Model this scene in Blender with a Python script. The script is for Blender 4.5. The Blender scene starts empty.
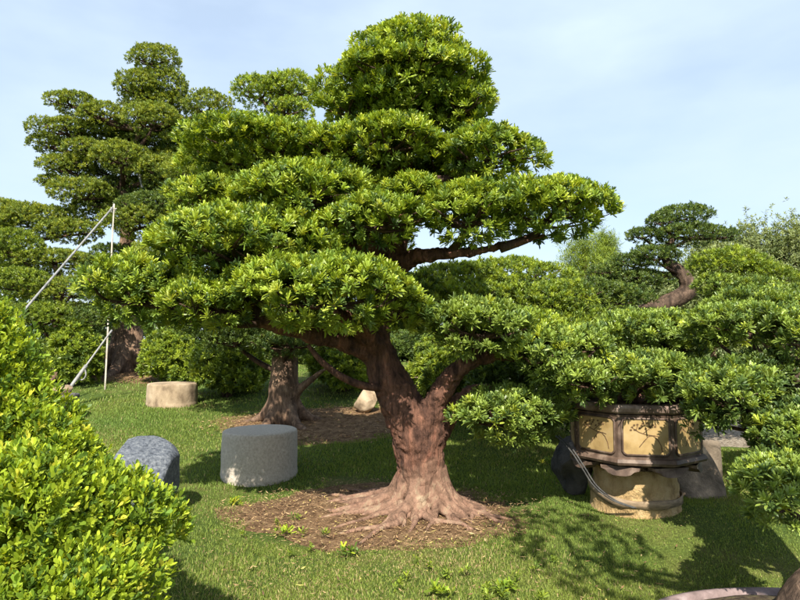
import bpy, math, random
import numpy as np
from mathutils import Vector

# ------------------------------------------------------------------ camera, sky, sun, exposure
scene = bpy.context.scene
R = math.radians
F = 604.0                     # focal length in pixels of the 800 px wide photograph
CAM_H = 1.5
PITCH = R(3.8)
cam_data = bpy.data.cameras.new('camera')
cam = bpy.data.objects.new('camera', cam_data)
scene.collection.objects.link(cam)
cam.location = (0, 0, CAM_H)
cam.rotation_euler = (R(90) + PITCH, 0, 0)
cam_data.sensor_width = 36.0
cam_data.lens = 36.0 * F / 800.0
cam_data.clip_start = 0.05
cam_data.clip_end = 2000
scene.camera = cam

SUN_EL, SUN_AZ = R(45), R(5)      # the sun stands behind the camera, a little to its left
world = bpy.data.worlds.new('World')
scene.world = world
world.use_nodes = True
wn, wl = world.node_tree.nodes, world.node_tree.links
wn.clear()
w_out = wn.new('ShaderNodeOutputWorld')
w_bg = wn.new('ShaderNodeBackground')
w_sky = wn.new('ShaderNodeTexSky')
w_sky.sky_type = 'NISHITA'
w_sky.sun_disc = False
w_sky.sun_elevation = SUN_EL
w_sky.sun_rotation = math.pi + SUN_AZ
w_sky.air_density = 1.0
w_sky.dust_density = 1.6
w_sky.ozone_density = 1.0
w_bg.inputs['Strength'].default_value = 0.098
w_tc = wn.new('ShaderNodeTexCoord')
w_map = wn.new('ShaderNodeMapping')
w_map.inputs['Scale'].default_value = (1.0, 1.0, 2.6)
w_map.inputs['Location'].default_value = (0.35, 0.2, 0.1)
w_noise = wn.new('ShaderNodeTexNoise')
w_noise.inputs['Scale'].default_value = 2.2
w_noise.inputs['Detail'].default_value = 6
w_noise.inputs['Roughness'].default_value = 0.5
w_ramp = wn.new('ShaderNodeValToRGB')
w_ramp.color_ramp.elements[0].position = 0.42
w_ramp.color_ramp.elements[0].color = (0.55, 0.55, 0.55, 1)
w_ramp.color_ramp.elements[1].position = 0.72
w_ramp.color_ramp.elements[1].color = (0.95, 0.95, 0.95, 1)
w_mix = wn.new('ShaderNodeMix')
w_mix.data_type = 'RGBA'
w_mix.inputs['B'].default_value = (3.9, 4.7, 5.65, 1)
wl.new(w_tc.outputs['Generated'], w_map.inputs['Vector'])
wl.new(w_map.outputs['Vector'], w_noise.inputs['Vector'])
wl.new(w_noise.outputs['Fac'], w_ramp.inputs['Fac'])
wl.new(w_ramp.outputs['Color'], w_mix.inputs['Factor'])
wl.new(w_sky.outputs['Color'], w_mix.inputs['A'])
wl.new(w_mix.outputs['Result'], w_bg.inputs['Color'])
wl.new(w_bg.outputs['Background'], w_out.inputs['Surface'])

sun_data = bpy.data.lights.new('sun', 'SUN')
sun_data.energy = 4.8
sun_data.angle = R(0.5)
sun_data.color = (1.0, 0.93, 0.80)
sun = bpy.data.objects.new('sun', sun_data)
scene.collection.objects.link(sun)
sun_dir = Vector((math.sin(SUN_AZ) * math.cos(SUN_EL), math.cos(SUN_AZ) * math.cos(SUN_EL), -math.sin(SUN_EL)))
sun.rotation_euler = sun_dir.to_track_quat('-Z', 'Y').to_euler()
sun.location = (-4, -12, 14)

scene.view_settings.view_transform = 'Standard'
scene.view_settings.look = 'None'
scene.view_settings.exposure = 1.12
scene.view_settings.gamma = 1.0
scene.view_settings.use_curve_mapping = False
cy = scene.cycles
cy.max_bounces = 6
cy.diffuse_bounces = 3
cy.glossy_bounces = 2
cy.transmission_bounces = 4
cy.transparent_max_bounces = 4
cy.caustics_reflective = False
cy.caustics_refractive = False

# ------------------------------------------------------------------ helpers
rng = np.random.default_rng(11)
random.seed(5)
cp, sp = math.cos(PITCH), math.sin(PITCH)


def P(px, py, d):
    """the point at ground distance d in front of the camera, seen at photo pixel (px, py)"""
    a, b = (px - 400) / F, (300 - py) / F
    y, z = cp - b * sp, sp + b * cp
    t = d / y
    return np.array([a * t, d, CAM_H + z * t])


def mpp(d):
    return d / F


def sstep(a, b, x):
    t = np.clip((x - a) / (b - a), 0, 1)
    return t * t * (3 - 2 * t)


def gz(x, y):
    x, y = np.asarray(x, float), np.asarray(y, float)
    left = 1 - 0.75 * sstep(0.5, 4.0, x)
    rise = 0.095 * np.clip(y - 5.9, 0, None)
    rise = np.where(y > 15, 0.8645 + 0.0 * y, rise) * left
    near = 0.03 * np.sin(x * 1.3 + 1) * np.sin(y * 0.9) + 0.012 * np.sin(x * 3.1) * np.cos(y * 2.7)
    mound = 0.06 * np.exp(-(((x - 0.2) ** 2 + (y - 5.3) ** 2) / 1.2))
    dip = -0.16 * sstep(0.85, 1.55, x) * (1 - sstep(3.9, 5.0, y))
    dip = dip + 0.09 * np.exp(-(((x - 1.98) ** 2 + (y - 5.2) ** 2) / 0.7))
    fade = 1 - sstep(14, 30, y)
    return rise + near * fade + mound + dip


def sn(p, freq, seed):
    g = np.random.default_rng(seed)
    out = 0
    for i in range(5):
        k = g.normal(size=3)
        k /= np.linalg.norm(k)
        out = out + np.sin(p @ k * freq * g.uniform(0.6, 1.5) + g.uniform(0, 6.28))
    return out / 5


def unit(v):
    return v / np.maximum(np.linalg.norm(v, axis=-1, keepdims=True), 1e-9)


def link(name, me, mat, parent=None):
    o = bpy.data.objects.new(name, me)
    scene.collection.objects.link(o)
    if mat is not None:
        me.materials.append(mat)
    if parent is not None:
        o.parent = parent
        # meshes are built in world coordinates: only the Empties carry a location
        o.matrix_parent_inverse = parent.matrix_basis.inverted()
    return o


def tag(o, label=None, cat=None, group=None, kind=None):
    if label:
        o['label'] = label
    if cat:
        o['category'] = cat
    if group:
        o['group'] = group
    if kind:
        o['kind'] = kind
    return o


def empty(name, loc, label, cat, group=None):
    o = bpy.data.objects.new(name, None)
    scene.collection.objects.link(o)
    o.location = tuple(float(v) for v in loc)
    o.empty_display_size = 0.2
    return tag(o, label, cat, group)


def np_mesh(name, verts, counts, loops, col=None, smooth=False):
    me = bpy.data.meshes.new(name)
    verts = np.ascontiguousarray(verts, dtype=np.float32)
    counts = np.asarray(counts, dtype=np.int32)
    loops = np.asarray(loops, dtype=np.int32)
    me.vertices.add(len(verts))
    me.vertices.foreach_set('co', verts.ravel())
    me.loops.add(len(loops))
    me.loops.foreach_set('vertex_index', loops)
    me.polygons.add(len(counts))
    st = np.zeros(len(counts), dtype=np.int32)
    st[1:] = np.cumsum(counts)[:-1]
    me.polygons.foreach_set('loop_start', st)
    me.polygons.foreach_set('loop_total', counts)
    me.polygons.foreach_set('use_smooth', np.full(len(counts), bool(smooth)))
    me.update(calc_edges=True)
    if col is not None:
        a = me.color_attributes.new('tint', 'FLOAT_COLOR', 'POINT')
        c4 = np.ones((len(verts), 4), dtype=np.float32)
        c4[:, :3] = col
        a.data.foreach_set('color', c4.ravel())
    return me


class MB:
    """collects shapes into one mesh"""

    def __init__(self):
        self.v, self.f, self.n = [], [], 0

    def add(self, v, f):
        v = np.asarray(v, float)
        self.v.append(v)
        self.f += [[i + self.n for i in q] for q in f]
        self.n += len(v)
        return self

    def tube(self, pts, rad, seg=8, sub=4, rough=0.0, rfreq=9.0, seed=1, caps=True, squash=1.0):
        pts = np.asarray(pts, float)
        rad = np.asarray(rad, float)
        if sub > 1 and len(pts) > 2:
            q, r = [], []
            n = len(pts)
            for i in range(n - 1):
                p0, p1, p2, p3 = pts[max(i - 1, 0)], pts[i], pts[i + 1], pts[min(i + 2, n - 1)]
                for k in range(sub):
                    t = k / sub
                    q.append(0.5 * ((2 * p1) + (-p0 + p2) * t + (2 * p0 - 5 * p1 + 4 * p2 - p3) * t * t + (-p0 + 3 * p1 - 3 * p2 + p3) * t ** 3))
                    r.append(rad[i] * (1 - t) + rad[i + 1] * t)
            q.append(pts[-1])
            r.append(rad[-1])
            pts, rad = np.array(q), np.array(r)
        n = len(pts)
        tan = unit(np.gradient(pts, axis=0))
        u = np.array([1.0, 0.2, 0.1])
        if abs(tan[0] @ unit(u)) > 0.9:
            u = np.array([0.1, 1.0, 0.2])
        V = []
        ang = np.arange(seg) * 2 * math.pi / seg
        for i in range(n):
            u = u - tan[i] * (u @ tan[i])
            u = u / np.linalg.norm(u)
            w = np.cross(tan[i], u)
            ring = np.cos(ang)[:, None] * u + np.sin(ang)[:, None] * w
            pr = pts[i] + ring * rad[i]
            if rough:
                pr = pts[i] + ring * (rad[i] * (1 + rough * sn(pr, rfreq, seed)))[:, None]
            V.append(pr)
        V = np.concatenate(V)
        f = []
        for i in range(n - 1):
            for k in range(seg):
                a, b = i * seg + k, i * seg + (k + 1) % seg
                f.append([a, b, b + seg, a + seg])
        if caps:
            f.append(list(range(seg))[::-1])
            f.append([(n - 1) * seg + k for k in range(seg)])
        return self.add(V, f)

    def lathe(self, prof, c, seg=32, phase=0.0, closed=True):
        """prof: list of (radius, z)"""
        ang = np.arange(seg) * 2 * math.pi / seg + phase
        V = []
        for r, z in prof:
            V.append(np.stack([c[0] + r * np.sin(ang), c[1] - r * np.cos(ang), np.full(seg, c[2] + z)], 1))
        V = np.concatenate(V)
        f = []
        n = len(prof)
        for i in range(n - 1):
            for k in range(seg):
                a, b = i * seg + k, i * seg + (k + 1) % seg
                f.append([a, b, b + seg, a + seg])
        if closed:
            f.append([k for k in range(seg)][::-1])
            f.append([(n - 1) * seg + k for k in range(seg)])
        return self.add(V, f)

    def mesh(self, name, smooth=True):
        v = np.concatenate(self.v)
        counts = [len(q) for q in self.f]
        loops = [i for q in self.f for i in q]
        return np_mesh(name, v, counts, loops, smooth=smooth)

    def build(self, name, mat, parent=None, smooth=True):
        return link(name, self.mesh(name, smooth), mat, parent)


# ------------------------------------------------------------------ materials
def new_mat(name):
    m = bpy.data.materials.new(name)
    m.use_nodes = True
    nt = m.node_tree
    b = nt.nodes['Principled BSDF']
    return m, nt.nodes, nt.links, b


def noise_node(n, l, scale, detail=5, rough=0.55, vec=None, dist=0.0):
    t = n.new('ShaderNodeTexNoise')
    t.inputs['Scale'].default_value = scale
    t.inputs['Detail'].default_value = detail
    t.inputs['Roughness'].default_value = rough
    t.inputs['Distortion'].default_value = dist
    if vec is not None:
        l.new(vec, t.inputs['Vector'])
    return t


def ramp_node(n, l, fac, stops):
    r = n.new('ShaderNodeValToRGB')
    cr = r.color_ramp
    while len(cr.elements) < len(stops):
        cr.elements.new(0.5)
    for e, (p, c) in zip(cr.elements, stops):
        e.position = p
        e.color = (*c, 1)
    l.new(fac, r.inputs['Fac'])
    return r


def mapped(n, l, scale):
    tc = n.new('ShaderNodeTexCoord')
    mp = n.new('ShaderNodeMapping')
    mp.inputs['Scale'].default_value = scale
    l.new(tc.outputs['Object'], mp.inputs['Vector'])
    return mp.outputs['Vector']


def bump(n, l, b, h, strength, dist):
    bp = n.new('ShaderNodeBump')
    bp.inputs['Strength'].default_value = strength
    bp.inputs['Distance'].default_value = dist
    l.new(h, bp.inputs['Height'])
    l.new(bp.outputs['Normal'], b.inputs['Normal'])


def stone_mat(name, stops, scale=6, stretch=(1, 1, 1), bstr=0.5, bdist=0.02, rough=0.85, fine=40, detail=8):
    m, n, l, b = new_mat(name)
    v = mapped(n, l, stretch)
    a = noise_node(n, l, scale, detail, 0.62, v)
    r = ramp_node(n, l, a.outputs['Fac'], stops)
    l.new(r.outputs['Color'], b.inputs['Base Color'])
    f = noise_node(n, l, fine, 6, 0.6, v)
    mx = n.new('ShaderNodeMath')
    mx.operation = 'ADD'
    l.new(a.outputs['Fac'], mx.inputs[0])
    l.new(f.outputs['Fac'], mx.inputs[1])
    bump(n, l, b, mx.outputs[0], bstr, bdist)
    b.inputs['Roughness'].default_value = rough
    b.inputs['Specular IOR Level'].default_value = 0.3
    return m


def leaf_mat(name, rough=0.42, trans=0.26, spec=0.38):
    m, n, l, b = new_mat(name)
    at = n.new('ShaderNodeAttribute')
    at.attribute_name = 'tint'
    l.new(at.outputs['Color'], b.inputs['Base Color'])
    b.inputs['Roughness'].default_value = rough
    b.inputs['Specular IOR Level'].default_value = spec
    tr = n.new('ShaderNodeBsdfTranslucent')
    mul = n.new('ShaderNodeMix')
    mul.data_type = 'RGBA'
    mul.blend_type = 'MULTIPLY'
    mul.inputs['Factor'].default_value = 1.0
    mul.inputs['B'].default_value = (2.0, 1.75, 0.7, 1)
    l.new(at.outputs['Color'], mul.inputs['A'])
    l.new(mul.outputs['Result'], tr.inputs['Color'])
    mix = n.new('ShaderNodeMixShader')
    mix.inputs[0].default_value = trans
    out = n['Material Output']
    l.new(b.outputs[0], mix.inputs[1])
    l.new(tr.outputs[0], mix.inputs[2])
    l.new(mix.outputs[0], out.inputs['Surface'])
    return m


M = {}
M['leaf'] = leaf_mat('podocarpus_leaf')
M['shrub_leaf'] = leaf_mat('shrub_leaf', 0.5, 0.30, 0.22)
M['far_leaf'] = leaf_mat('distant_leaf', 0.55, 0.25, 0.35)
M['grass'] = leaf_mat('grass_blade', 0.6, 0.3, 0.25)
M['litter'] = leaf_mat('dry_leaf', 0.8, 0.08, 0.2)


def bark_mat(name, stops, scale=5, zs=0.35, bd=0.03):
    m, n, l, b = new_mat(name)
    v = mapped(n, l, (1, 1, zs))
    a = noise_node(n, l, scale, 9, 0.66, v, 0.8)
    r = ramp_node(n, l, a.outputs['Fac'], stops)
    v2 = mapped(n, l, (1, 1, 0.18))
    f = noise_node(n, l, 26, 6, 0.65, v2, 0.5)
    fr = ramp_node(n, l, f.outputs['Fac'], [(0.36, (0.36, 0.34, 0.33)), (0.52, (0.95, 0.92, 0.9)), (0.66, (1.45, 1.4, 1.32))])
    mul = n.new('ShaderNodeMix')
    mul.data_type = 'RGBA'
    mul.blend_type = 'MULTIPLY'
    mul.inputs['Factor'].default_value = 0.85
    l.new(r.outputs['Color'], mul.inputs['A'])
    l.new(fr.outputs['Color'], mul.inputs['B'])
    l.new(mul.outputs['Result'], b.inputs['Base Color'])
    ad = n.new('ShaderNodeMath')
    ad.operation = 'MULTIPLY_ADD'
    l.new(a.outputs['Fac'], ad.inputs[0])
    ad.inputs[1].default_value = 0.8
    l.new(f.outputs['Fac'], ad.inputs[2])
    bump(n, l, b, ad.outputs[0], 0.9, bd)
    b.inputs['Roughness'].default_value = 0.8
    b.inputs['Specular IOR Level'].default_value = 0.25
    return m


M['red_bark'] = bark_mat('red_bark', [(0.30, (0.035, 0.019, 0.014)), (0.44, (0.110, 0.056, 0.040)), (0.55, (0.175, 0.088, 0.060)), (0.63, (0.235, 0.105, 0.072)), (0.74, (0.30, 0.195, 0.135))], 7, 0.4, 0.05)
M['root_bark'] = bark_mat('root_bark', [(0.30, (0.12, 0.06, 0.04)), (0.46, (0.30, 0.16, 0.11)), (0.58, (0.36, 0.22, 0.15)), (0.72, (0.34, 0.25, 0.17))], 4, 1.0, 0.02)
M['brown_bark'] = bark_mat('brown_bark', [(0.30, (0.065, 0.040, 0.028)), (0.48, (0.16, 0.103, 0.070)), (0.62, (0.24, 0.162, 0.11)), (0.74, (0.32, 0.25, 0.18))], 7, 0.5)
M['dark_bark'] = bark_mat('dark_bark', [(0.30, (0.035, 0.024, 0.018)), (0.48, (0.085, 0.058, 0.042)), (0.62, (0.13, 0.09, 0.066)), (0.74, (0.21, 0.16, 0.12))], 7, 0.5)
M['twig'] = bark_mat('twig_bark', [(0.35, (0.03, 0.02, 0.014)), (0.6, (0.085, 0.05, 0.035))], 12, 0.5, 0.005)
M['granite'] = stone_mat('grey_granite', [(0.34, (0.035, 0.042, 0.055)), (0.46, (0.085, 0.098, 0.122)), (0.56, (0.125, 0.14, 0.165)), (0.70, (0.22, 0.235, 0.255))], 40, (1, 1, 1), 0.5, 0.015, 0.75, 110, 10)
M['drum_stone'] = stone_mat('grey_drum_stone', [(0.30, (0.36, 0.315, 0.265)), (0.5, (0.47, 0.415, 0.35)), (0.7, (0.58, 0.525, 0.45))], 48, (1, 1, 0.8), 0.7, 0.012, 0.95, 120)
M['sand_stone'] = stone_mat('sandstone', [(0.34, (0.14, 0.10, 0.065)), (0.5, (0.31, 0.235, 0.155)), (0.66, (0.42, 0.33, 0.23))], 5, (1, 1, 0.6), 0.4, 0.015, 0.9, 50)
M['buff_stone'] = stone_mat('buff_pedestal_stone', [(0.34, (0.24, 0.155, 0.07)), (0.5, (0.42, 0.29, 0.135)), (0.68, (0.50, 0.37, 0.20))], 9, (1, 1, 0.5), 1.0, 0.04, 0.9, 40)
M['weathered_rock'] = stone_mat('weathered_rock', [(0.36, (0.085, 0.065, 0.045)), (0.5, (0.18, 0.135, 0.095)), (0.56, (0.26, 0.195, 0.135)), (0.64, (0.46, 0.34, 0.23))], 3.5, (1, 1, 1), 0.6, 0.04, 0.9, 30)
M['post_stone'] = stone_mat('post_stone', [(0.36, (0.09, 0.07, 0.05)), (0.6, (0.19, 0.15, 0.11))], 6)
M['dark_rock'] = stone_mat('dark_rock', [(0.36, (0.02, 0.02, 0.02)), (0.6, (0.07, 0.065, 0.06))], 5, (1, 1, 1), 0.6, 0.03, 0.8, 30)
M['pot_glaze'] = stone_mat('brown_pot_clay', [(0.34, (0.050, 0.032, 0.024)), (0.5, (0.100, 0.066, 0.049)), (0.66, (0.21, 0.155, 0.12))], 9, (1, 1, 0.6), 0.25, 0.006, 0.55, 50)
M['pot_rim'] = stone_mat('weathered_pot_rim', [(0.34, (0.10, 0.065, 0.052)), (0.5, (0.20, 0.14, 0.115)), (0.66, (0.36, 0.28, 0.24))], 9, (1, 1, 0.6), 0.25, 0.006, 0.6, 50)
M['pot_panel'] = stone_mat('ochre_pot_panel', [(0.34, (0.24, 0.16, 0.065)), (0.5, (0.34, 0.235, 0.10)), (0.68, (0.39, 0.29, 0.15))], 6, (1, 1, 1), 0.15, 0.004, 0.6, 50)
M['pot_ink'] = stone_mat('brown_ink', [(0.4, (0.10, 0.06, 0.03)), (0.6, (0.17, 0.10, 0.05))], 20)
M['tray_clay'] = stone_mat('tray_clay', [(0.34, (0.11, 0.08, 0.075)), (0.5, (0.21, 0.155, 0.15)), (0.66, (0.28, 0.23, 0.23))], 7, (1, 1, 1), 0.3, 0.006, 0.65, 50)
M['grey_pot'] = stone_mat('grey_pot_clay', [(0.36, (0.05, 0.05, 0.05)), (0.6, (0.12, 0.115, 0.11))], 7)
M['soil'] = stone_mat('mossy_soil', [(0.34, (0.03, 0.02, 0.012)), (0.5, (0.085, 0.06, 0.035)), (0.62, (0.13, 0.11, 0.05)), (0.72, (0.08, 0.11, 0.03))], 16, (1, 1, 1), 1.0, 0.03, 0.95, 60)
M['strap'] = stone_mat('weathered_strap', [(0.36, (0.15, 0.11, 0.07)), (0.6, (0.28, 0.205, 0.13))], 12, (1, 1, 4), 0.4, 0.006, 0.8, 60)
M['hose'] = stone_mat('grey_hose', [(0.36, (0.035, 0.035, 0.035)), (0.6, (0.08, 0.08, 0.078))], 12)
M['pole'] = stone_mat('pale_pole', [(0.36, (0.15, 0.15, 0.15)), (0.6, (0.27, 0.27, 0.265))], 8, (1, 1, 1), 0.1, 0.004, 0.45, 60)
M['bamboo'] = stone_mat('weathered_stick', [(0.36, (0.34, 0.29, 0.23)), (0.6, (0.52, 0.47, 0.39))], 8)
M['rope'] = stone_mat('pale_rope', [(0.36, (0.45, 0.42, 0.36)), (0.6, (0.65, 0.62, 0.55))], 30)
M['gravel'] = stone_mat('gravel_bed', [(0.38, (0.12, 0.09, 0.06)), (0.5, (0.28, 0.23, 0.17)), (0.62, (0.42, 0.36, 0.28))], 28, (1, 1, 1), 1.0, 0.04, 0.95, 60)


def ground_mat():
    m, n, l, b = new_mat('lawn_soil')
    v = mapped(n, l, (1, 1, 1))
    a = noise_node(n, l, 1.1, 6, 0.6, v)
    r = ramp_node(n, l, a.outputs['Fac'], [(0.36, (0.055, 0.090, 0.020)), (0.5, (0.080, 0.115, 0.026)), (0.62, (0.12, 0.13, 0.04)), (0.74, (0.16, 0.13, 0.06))])
    f = noise_node(n, l, 55, 5, 0.7, v)
    fr = ramp_node(n, l, f.outputs['Fac'], [(0.35, (0.55, 0.55, 0.5)), (0.65, (1.3, 1.3, 1.2))])
    mul = n.new('ShaderNodeMix')
    mul.data_type = 'RGBA'
    mul.blend_type = 'MULTIPLY'
    mul.inputs['Factor'].default_value = 1.0
    l.new(r.outputs['Color'], mul.inputs['A'])
    l.new(fr.outputs['Color'], mul.inputs['B'])
    l.new(mul.outputs['Result'], b.inputs['Base Color'])
    bump(n, l, b, f.outputs['Fac'], 0.8, 0.03)
    b.inputs['Roughness'].default_value = 0.95
    b.inputs['Specular IOR Level'].default_value = 0.1
    return m


def mulch_mat():
    m, n, l, b = new_mat('bare_earth')
    v = mapped(n, l, (1, 1, 1))
    a = noise_node(n, l, 13, 9, 0.74, v, 0.6)
    r = ramp_node(n, l, a.outputs['Fac'], [(0.34, (0.055, 0.032, 0.018)), (0.48, (0.19, 0.115, 0.062)), (0.6, (0.30, 0.195, 0.11)), (0.74, (0.38, 0.28, 0.165))])
    l.new(r.outputs['Color'], b.inputs['Base Color'])
    f = noise_node(n, l, 60, 6, 0.7, v)
    bump(n, l, b, f.outputs['Fac'], 1.0, 0.04)
    b.inputs['Roughness'].default_value = 0.95
    b.inputs['Specular IOR Level'].default_value = 0.1
    return m


def main_bark_mat():
    m = M['red_bark'].copy()
    m.name = 'red_bark_with_pale_roots'
    n, l = m.node_tree.nodes, m.node_tree.links
    b = n['Principled BSDF']
    src = b.inputs['Base Color'].links[0].from_socket
    geo = n.new('ShaderNodeNewGeometry')
    sep = n.new('ShaderNodeSeparateXYZ')
    l.new(geo.outputs['Position'], sep.inputs[0])
    nz = noise_node(n, l, 3.2, 5, 0.6, geo.outputs['Position'], 0.5)
    ma = n.new('ShaderNodeMath')
    ma.operation = 'MULTIPLY_ADD'
    l.new(nz.outputs['Fac'], ma.inputs[0])
    ma.inputs[1].default_value = -0.95
    l.new(sep.outputs['Z'], ma.inputs[2])
    rp = ramp_node(n, l, ma.outputs[0], [(0.0, (1, 1, 1)), (0.10, (0.0, 0.0, 0.0))])
    mr = n.new('ShaderNodeMapRange')
    mr.inputs['From Min'].default_value = -0.32
    mr.inputs['From Max'].default_value = 0.04
    mr.inputs['To Min'].default_value = 1.0
    mr.inputs['To Max'].default_value = 0.0
    l.new(ma.outputs[0], mr.inputs['Value'])
    n2 = noise_node(n, l, 9, 8, 0.65, geo.outputs['Position'], 0.6)
    pale = ramp_node(n, l, n2.outputs['Fac'], [(0.30, (0.07, 0.038, 0.026)), (0.44, (0.19, 0.115, 0.078)), (0.54, (0.28, 0.165, 0.115)), (0.62, (0.31, 0.215, 0.145)), (0.72, (0.36, 0.27, 0.185))])
    mix = n.new('ShaderNodeMix')
    mix.data_type = 'RGBA'
    l.new(mr.outputs['Result'], mix.inputs['Factor'])
    l.new(src, mix.inputs['A'])
    l.new(pale.outputs['Color'], mix.inputs['B'])
    l.new(mix.outputs['Result'], b.inputs['Base Color'])
    n.remove(rp)
    return m


M['main_bark'] = main_bark_mat()
M['ground'] = ground_mat()
M['mulch'] = mulch_mat()

# ------------------------------------------------------------------ foliage
#   palettes: rows are (colour, weight)
PAL = {
    'main': [((0.195, 0.260, 0.030), 4), ((0.245, 0.310, 0.036), 3), ((0.130, 0.195, 0.030), 3), ((0.065, 0.110, 0.026), 2), ((0.30, 0.345, 0.05), 1)],
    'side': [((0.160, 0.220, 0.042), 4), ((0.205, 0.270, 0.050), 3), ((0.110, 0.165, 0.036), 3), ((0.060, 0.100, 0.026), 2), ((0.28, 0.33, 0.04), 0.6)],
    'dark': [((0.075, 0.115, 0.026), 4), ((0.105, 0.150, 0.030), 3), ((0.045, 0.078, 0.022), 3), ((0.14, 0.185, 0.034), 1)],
    'tall': [((0.155, 0.200, 0.030), 4), ((0.200, 0.240, 0.034), 3), ((0.090, 0.132, 0.026), 3), ((0.24, 0.27, 0.034), 1)],
    'lime': [((0.175, 0.235, 0.026), 4), ((0.225, 0.28, 0.03), 3), ((0.115, 0.168, 0.026), 3), ((0.065, 0.105, 0.022), 2)],
    'bush': [((0.15, 0.205, 0.024), 4), ((0.20, 0.25, 0.026), 2), ((0.085, 0.13, 0.022), 3)],
    'shrub': [((0.205, 0.27, 0.022), 4), ((0.26, 0.32, 0.026), 3), ((0.14, 0.21, 0.022), 3), ((0.075, 0.13, 0.02), 2), ((0.36, 0.36, 0.04), 0.5)],
    'pale': [((0.17, 0.205, 0.08), 4), ((0.21, 0.245, 0.10), 3), ((0.12, 0.155, 0.06), 3)],
}


def pick_colors(pal, n, g):
    cols = np.array([c for c, w in PAL[pal]])
    w = np.array([w for c, w in PAL[pal]], float)
    i = g.choice(len(cols), n, p=w / w.sum())
    return cols[i] * g.uniform(0.82, 1.18, (n, 1))


def leaf_arrays(C, A, g, n=14, L=0.09, W=0.014, tmin=15, tmax=85, droop=0.16, pal='main', shape='lance', stem=0.03):
    """rosettes of n leaves round the axes A at the points C"""
    Rn = len(C)
    rcol = pick_colors(pal, Rn, g)
    rs = g.uniform(0.7, 1.2, Rn)
    A = unit(A)
    up = np.where(np.abs(A[:, 2:3]) < 0.9, np.array([[0, 0, 1.0]]), np.array([[1.0, 0, 0]]))
    U = unit(np.cross(A, up))
    Vv = np.cross(A, U)
    k = np.arange(n)
    phi = k * 2.39996 + g.uniform(0, 6.28, (Rn, 1)) + g.normal(0, 0.25, (Rn, n))
    frac = (k + 0.5) / n
    th = np.radians(tmin + (tmax - tmin) * (1 - frac))[None, :] + g.normal(0, 0.16, (Rn, n))
    d = (np.cos(th)[..., None] * A[:, None] + np.sin(th)[..., None] * (np.cos(phi)[..., None] * U[:, None] + np.sin(phi)[..., None] * Vv[:, None]))
    d = unit(d)
    w = unit(np.cross(d, np.broadcast_to(A[:, None], d.shape)) + g.normal(0, 0.18, d.shape))
    nn = unit(np.cross(w, d))
    base = C[:, None] + A[:, None] * (stem * frac)[None, :, None] * rs[:, None, None]
    ll = (L * rs[:, None] * g.uniform(0.75, 1.15, (Rn, n)) * (1 - 0.25 * frac))[..., None]
    ww = (W * 0.5 * g.uniform(0.8, 1.2, (Rn, n)))[..., None] * np.sqrt(rs)[:, None, None]
    dr = droop * ll
    if shape == 'lance':
        f1, f2, w1, w2 = 0.30, 0.84, 0.85, 1.0
    elif shape == 'obov':
        f1, f2, w1, w2 = 0.35, 0.78, 0.75, 1.0
    if shape == 'diamond':
        v0 = base
        v1 = base + d * ll * 0.5 + w * ww
        v2 = base + d * ll - nn * dr
        v3 = base + d * ll * 0.5 - w * ww
        V = np.stack([v0, v1, v2, v3], 2).reshape(-1, 3)
        N = Rn * n
        loops = np.arange(N * 4)
        counts = np.full(N, 4)
        per = 4
    else:
        v0 = base
        c1 = base + d * ll * f1 + nn * dr * 0.12
        c2 = base + d * ll * f2 - nn * dr * 0.35
        tip = base + d * ll - nn * dr
        V = np.stack([v0, c1 - w * ww * w1, c1 + w * ww * w1, c2 - w * ww * w2, c2 + w * ww * w2, tip], 2).reshape(-1, 3)
        N = Rn * n
        o = (np.arange(N) * 6)[:, None]
        loops = (o + np.array([[0, 2, 1, 1, 2, 4, 3, 3, 4, 5]])).ravel()
        counts = np.tile([3, 4, 3], N)
        per = 6
    lc = 1.15 * rcol[:, None] * (0.85 + 0.35 * frac)[None, :, None] * g.uniform(0.85, 1.15, (Rn, n, 1))
    col = np.repeat(lc.reshape(-1, 3), per, axis=0)
    return V, counts, loops, col


def ellipsoid_pts(c, r, dens, g, zmin=-0.35):
    """points spread evenly over an ellipsoid, with their normals"""
    area = 4 * math.pi * (((r[0] * r[1]) ** 1.6 + (r[0] * r[2]) ** 1.6 + (r[1] * r[2]) ** 1.6) / 3) ** (1 / 1.6)
    n = max(int(area * dens), 6)
    d = unit(g.normal(size=(n * 3, 3)))
    wgt = np.linalg.norm(d / r, axis=1) * min(r)
    keep = g.uniform(0, 1, len(d)) < wgt / wgt.max() * 1.0
    d = d[keep][:n]
    d = d[d[:, 2] > zmin]
    p = c + d * r
    nor = unit(d / r)
    return p, nor


def lumps_for(c, r, g, n, spread=0.62, size=0.5):
    """the clumps that make up one clipped pad"""
    out = [(np.array(c), np.array(r) * np.array([0.80, 0.80, 0.86]))]
    for i in range(n):
        a = i * 2.39996 + g.uniform(-0.4, 0.4)
        q = math.sqrt((i + 0.6) / n) * spread * 1.15
        x, y = math.cos(a) * q, math.sin(a) * q
        h = math.sqrt(max(0.05, 1 - (q * 1.05) ** 2))
        s = g.uniform(0.8, 1.2) * size
        z = (h - 0.80) * 1.35 * g.uniform(0.85, 1.1)
        out.append((np.array([c[0] + x * r[0], c[1] + y * r[1], c[2] + z * r[2]]),
                    np.array([r[0] * s * 0.86, r[1] * s * 0.86, max(r[2] * s * 1.35, 0.10 * min(1, r[0] * 3))])))
    return out


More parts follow.
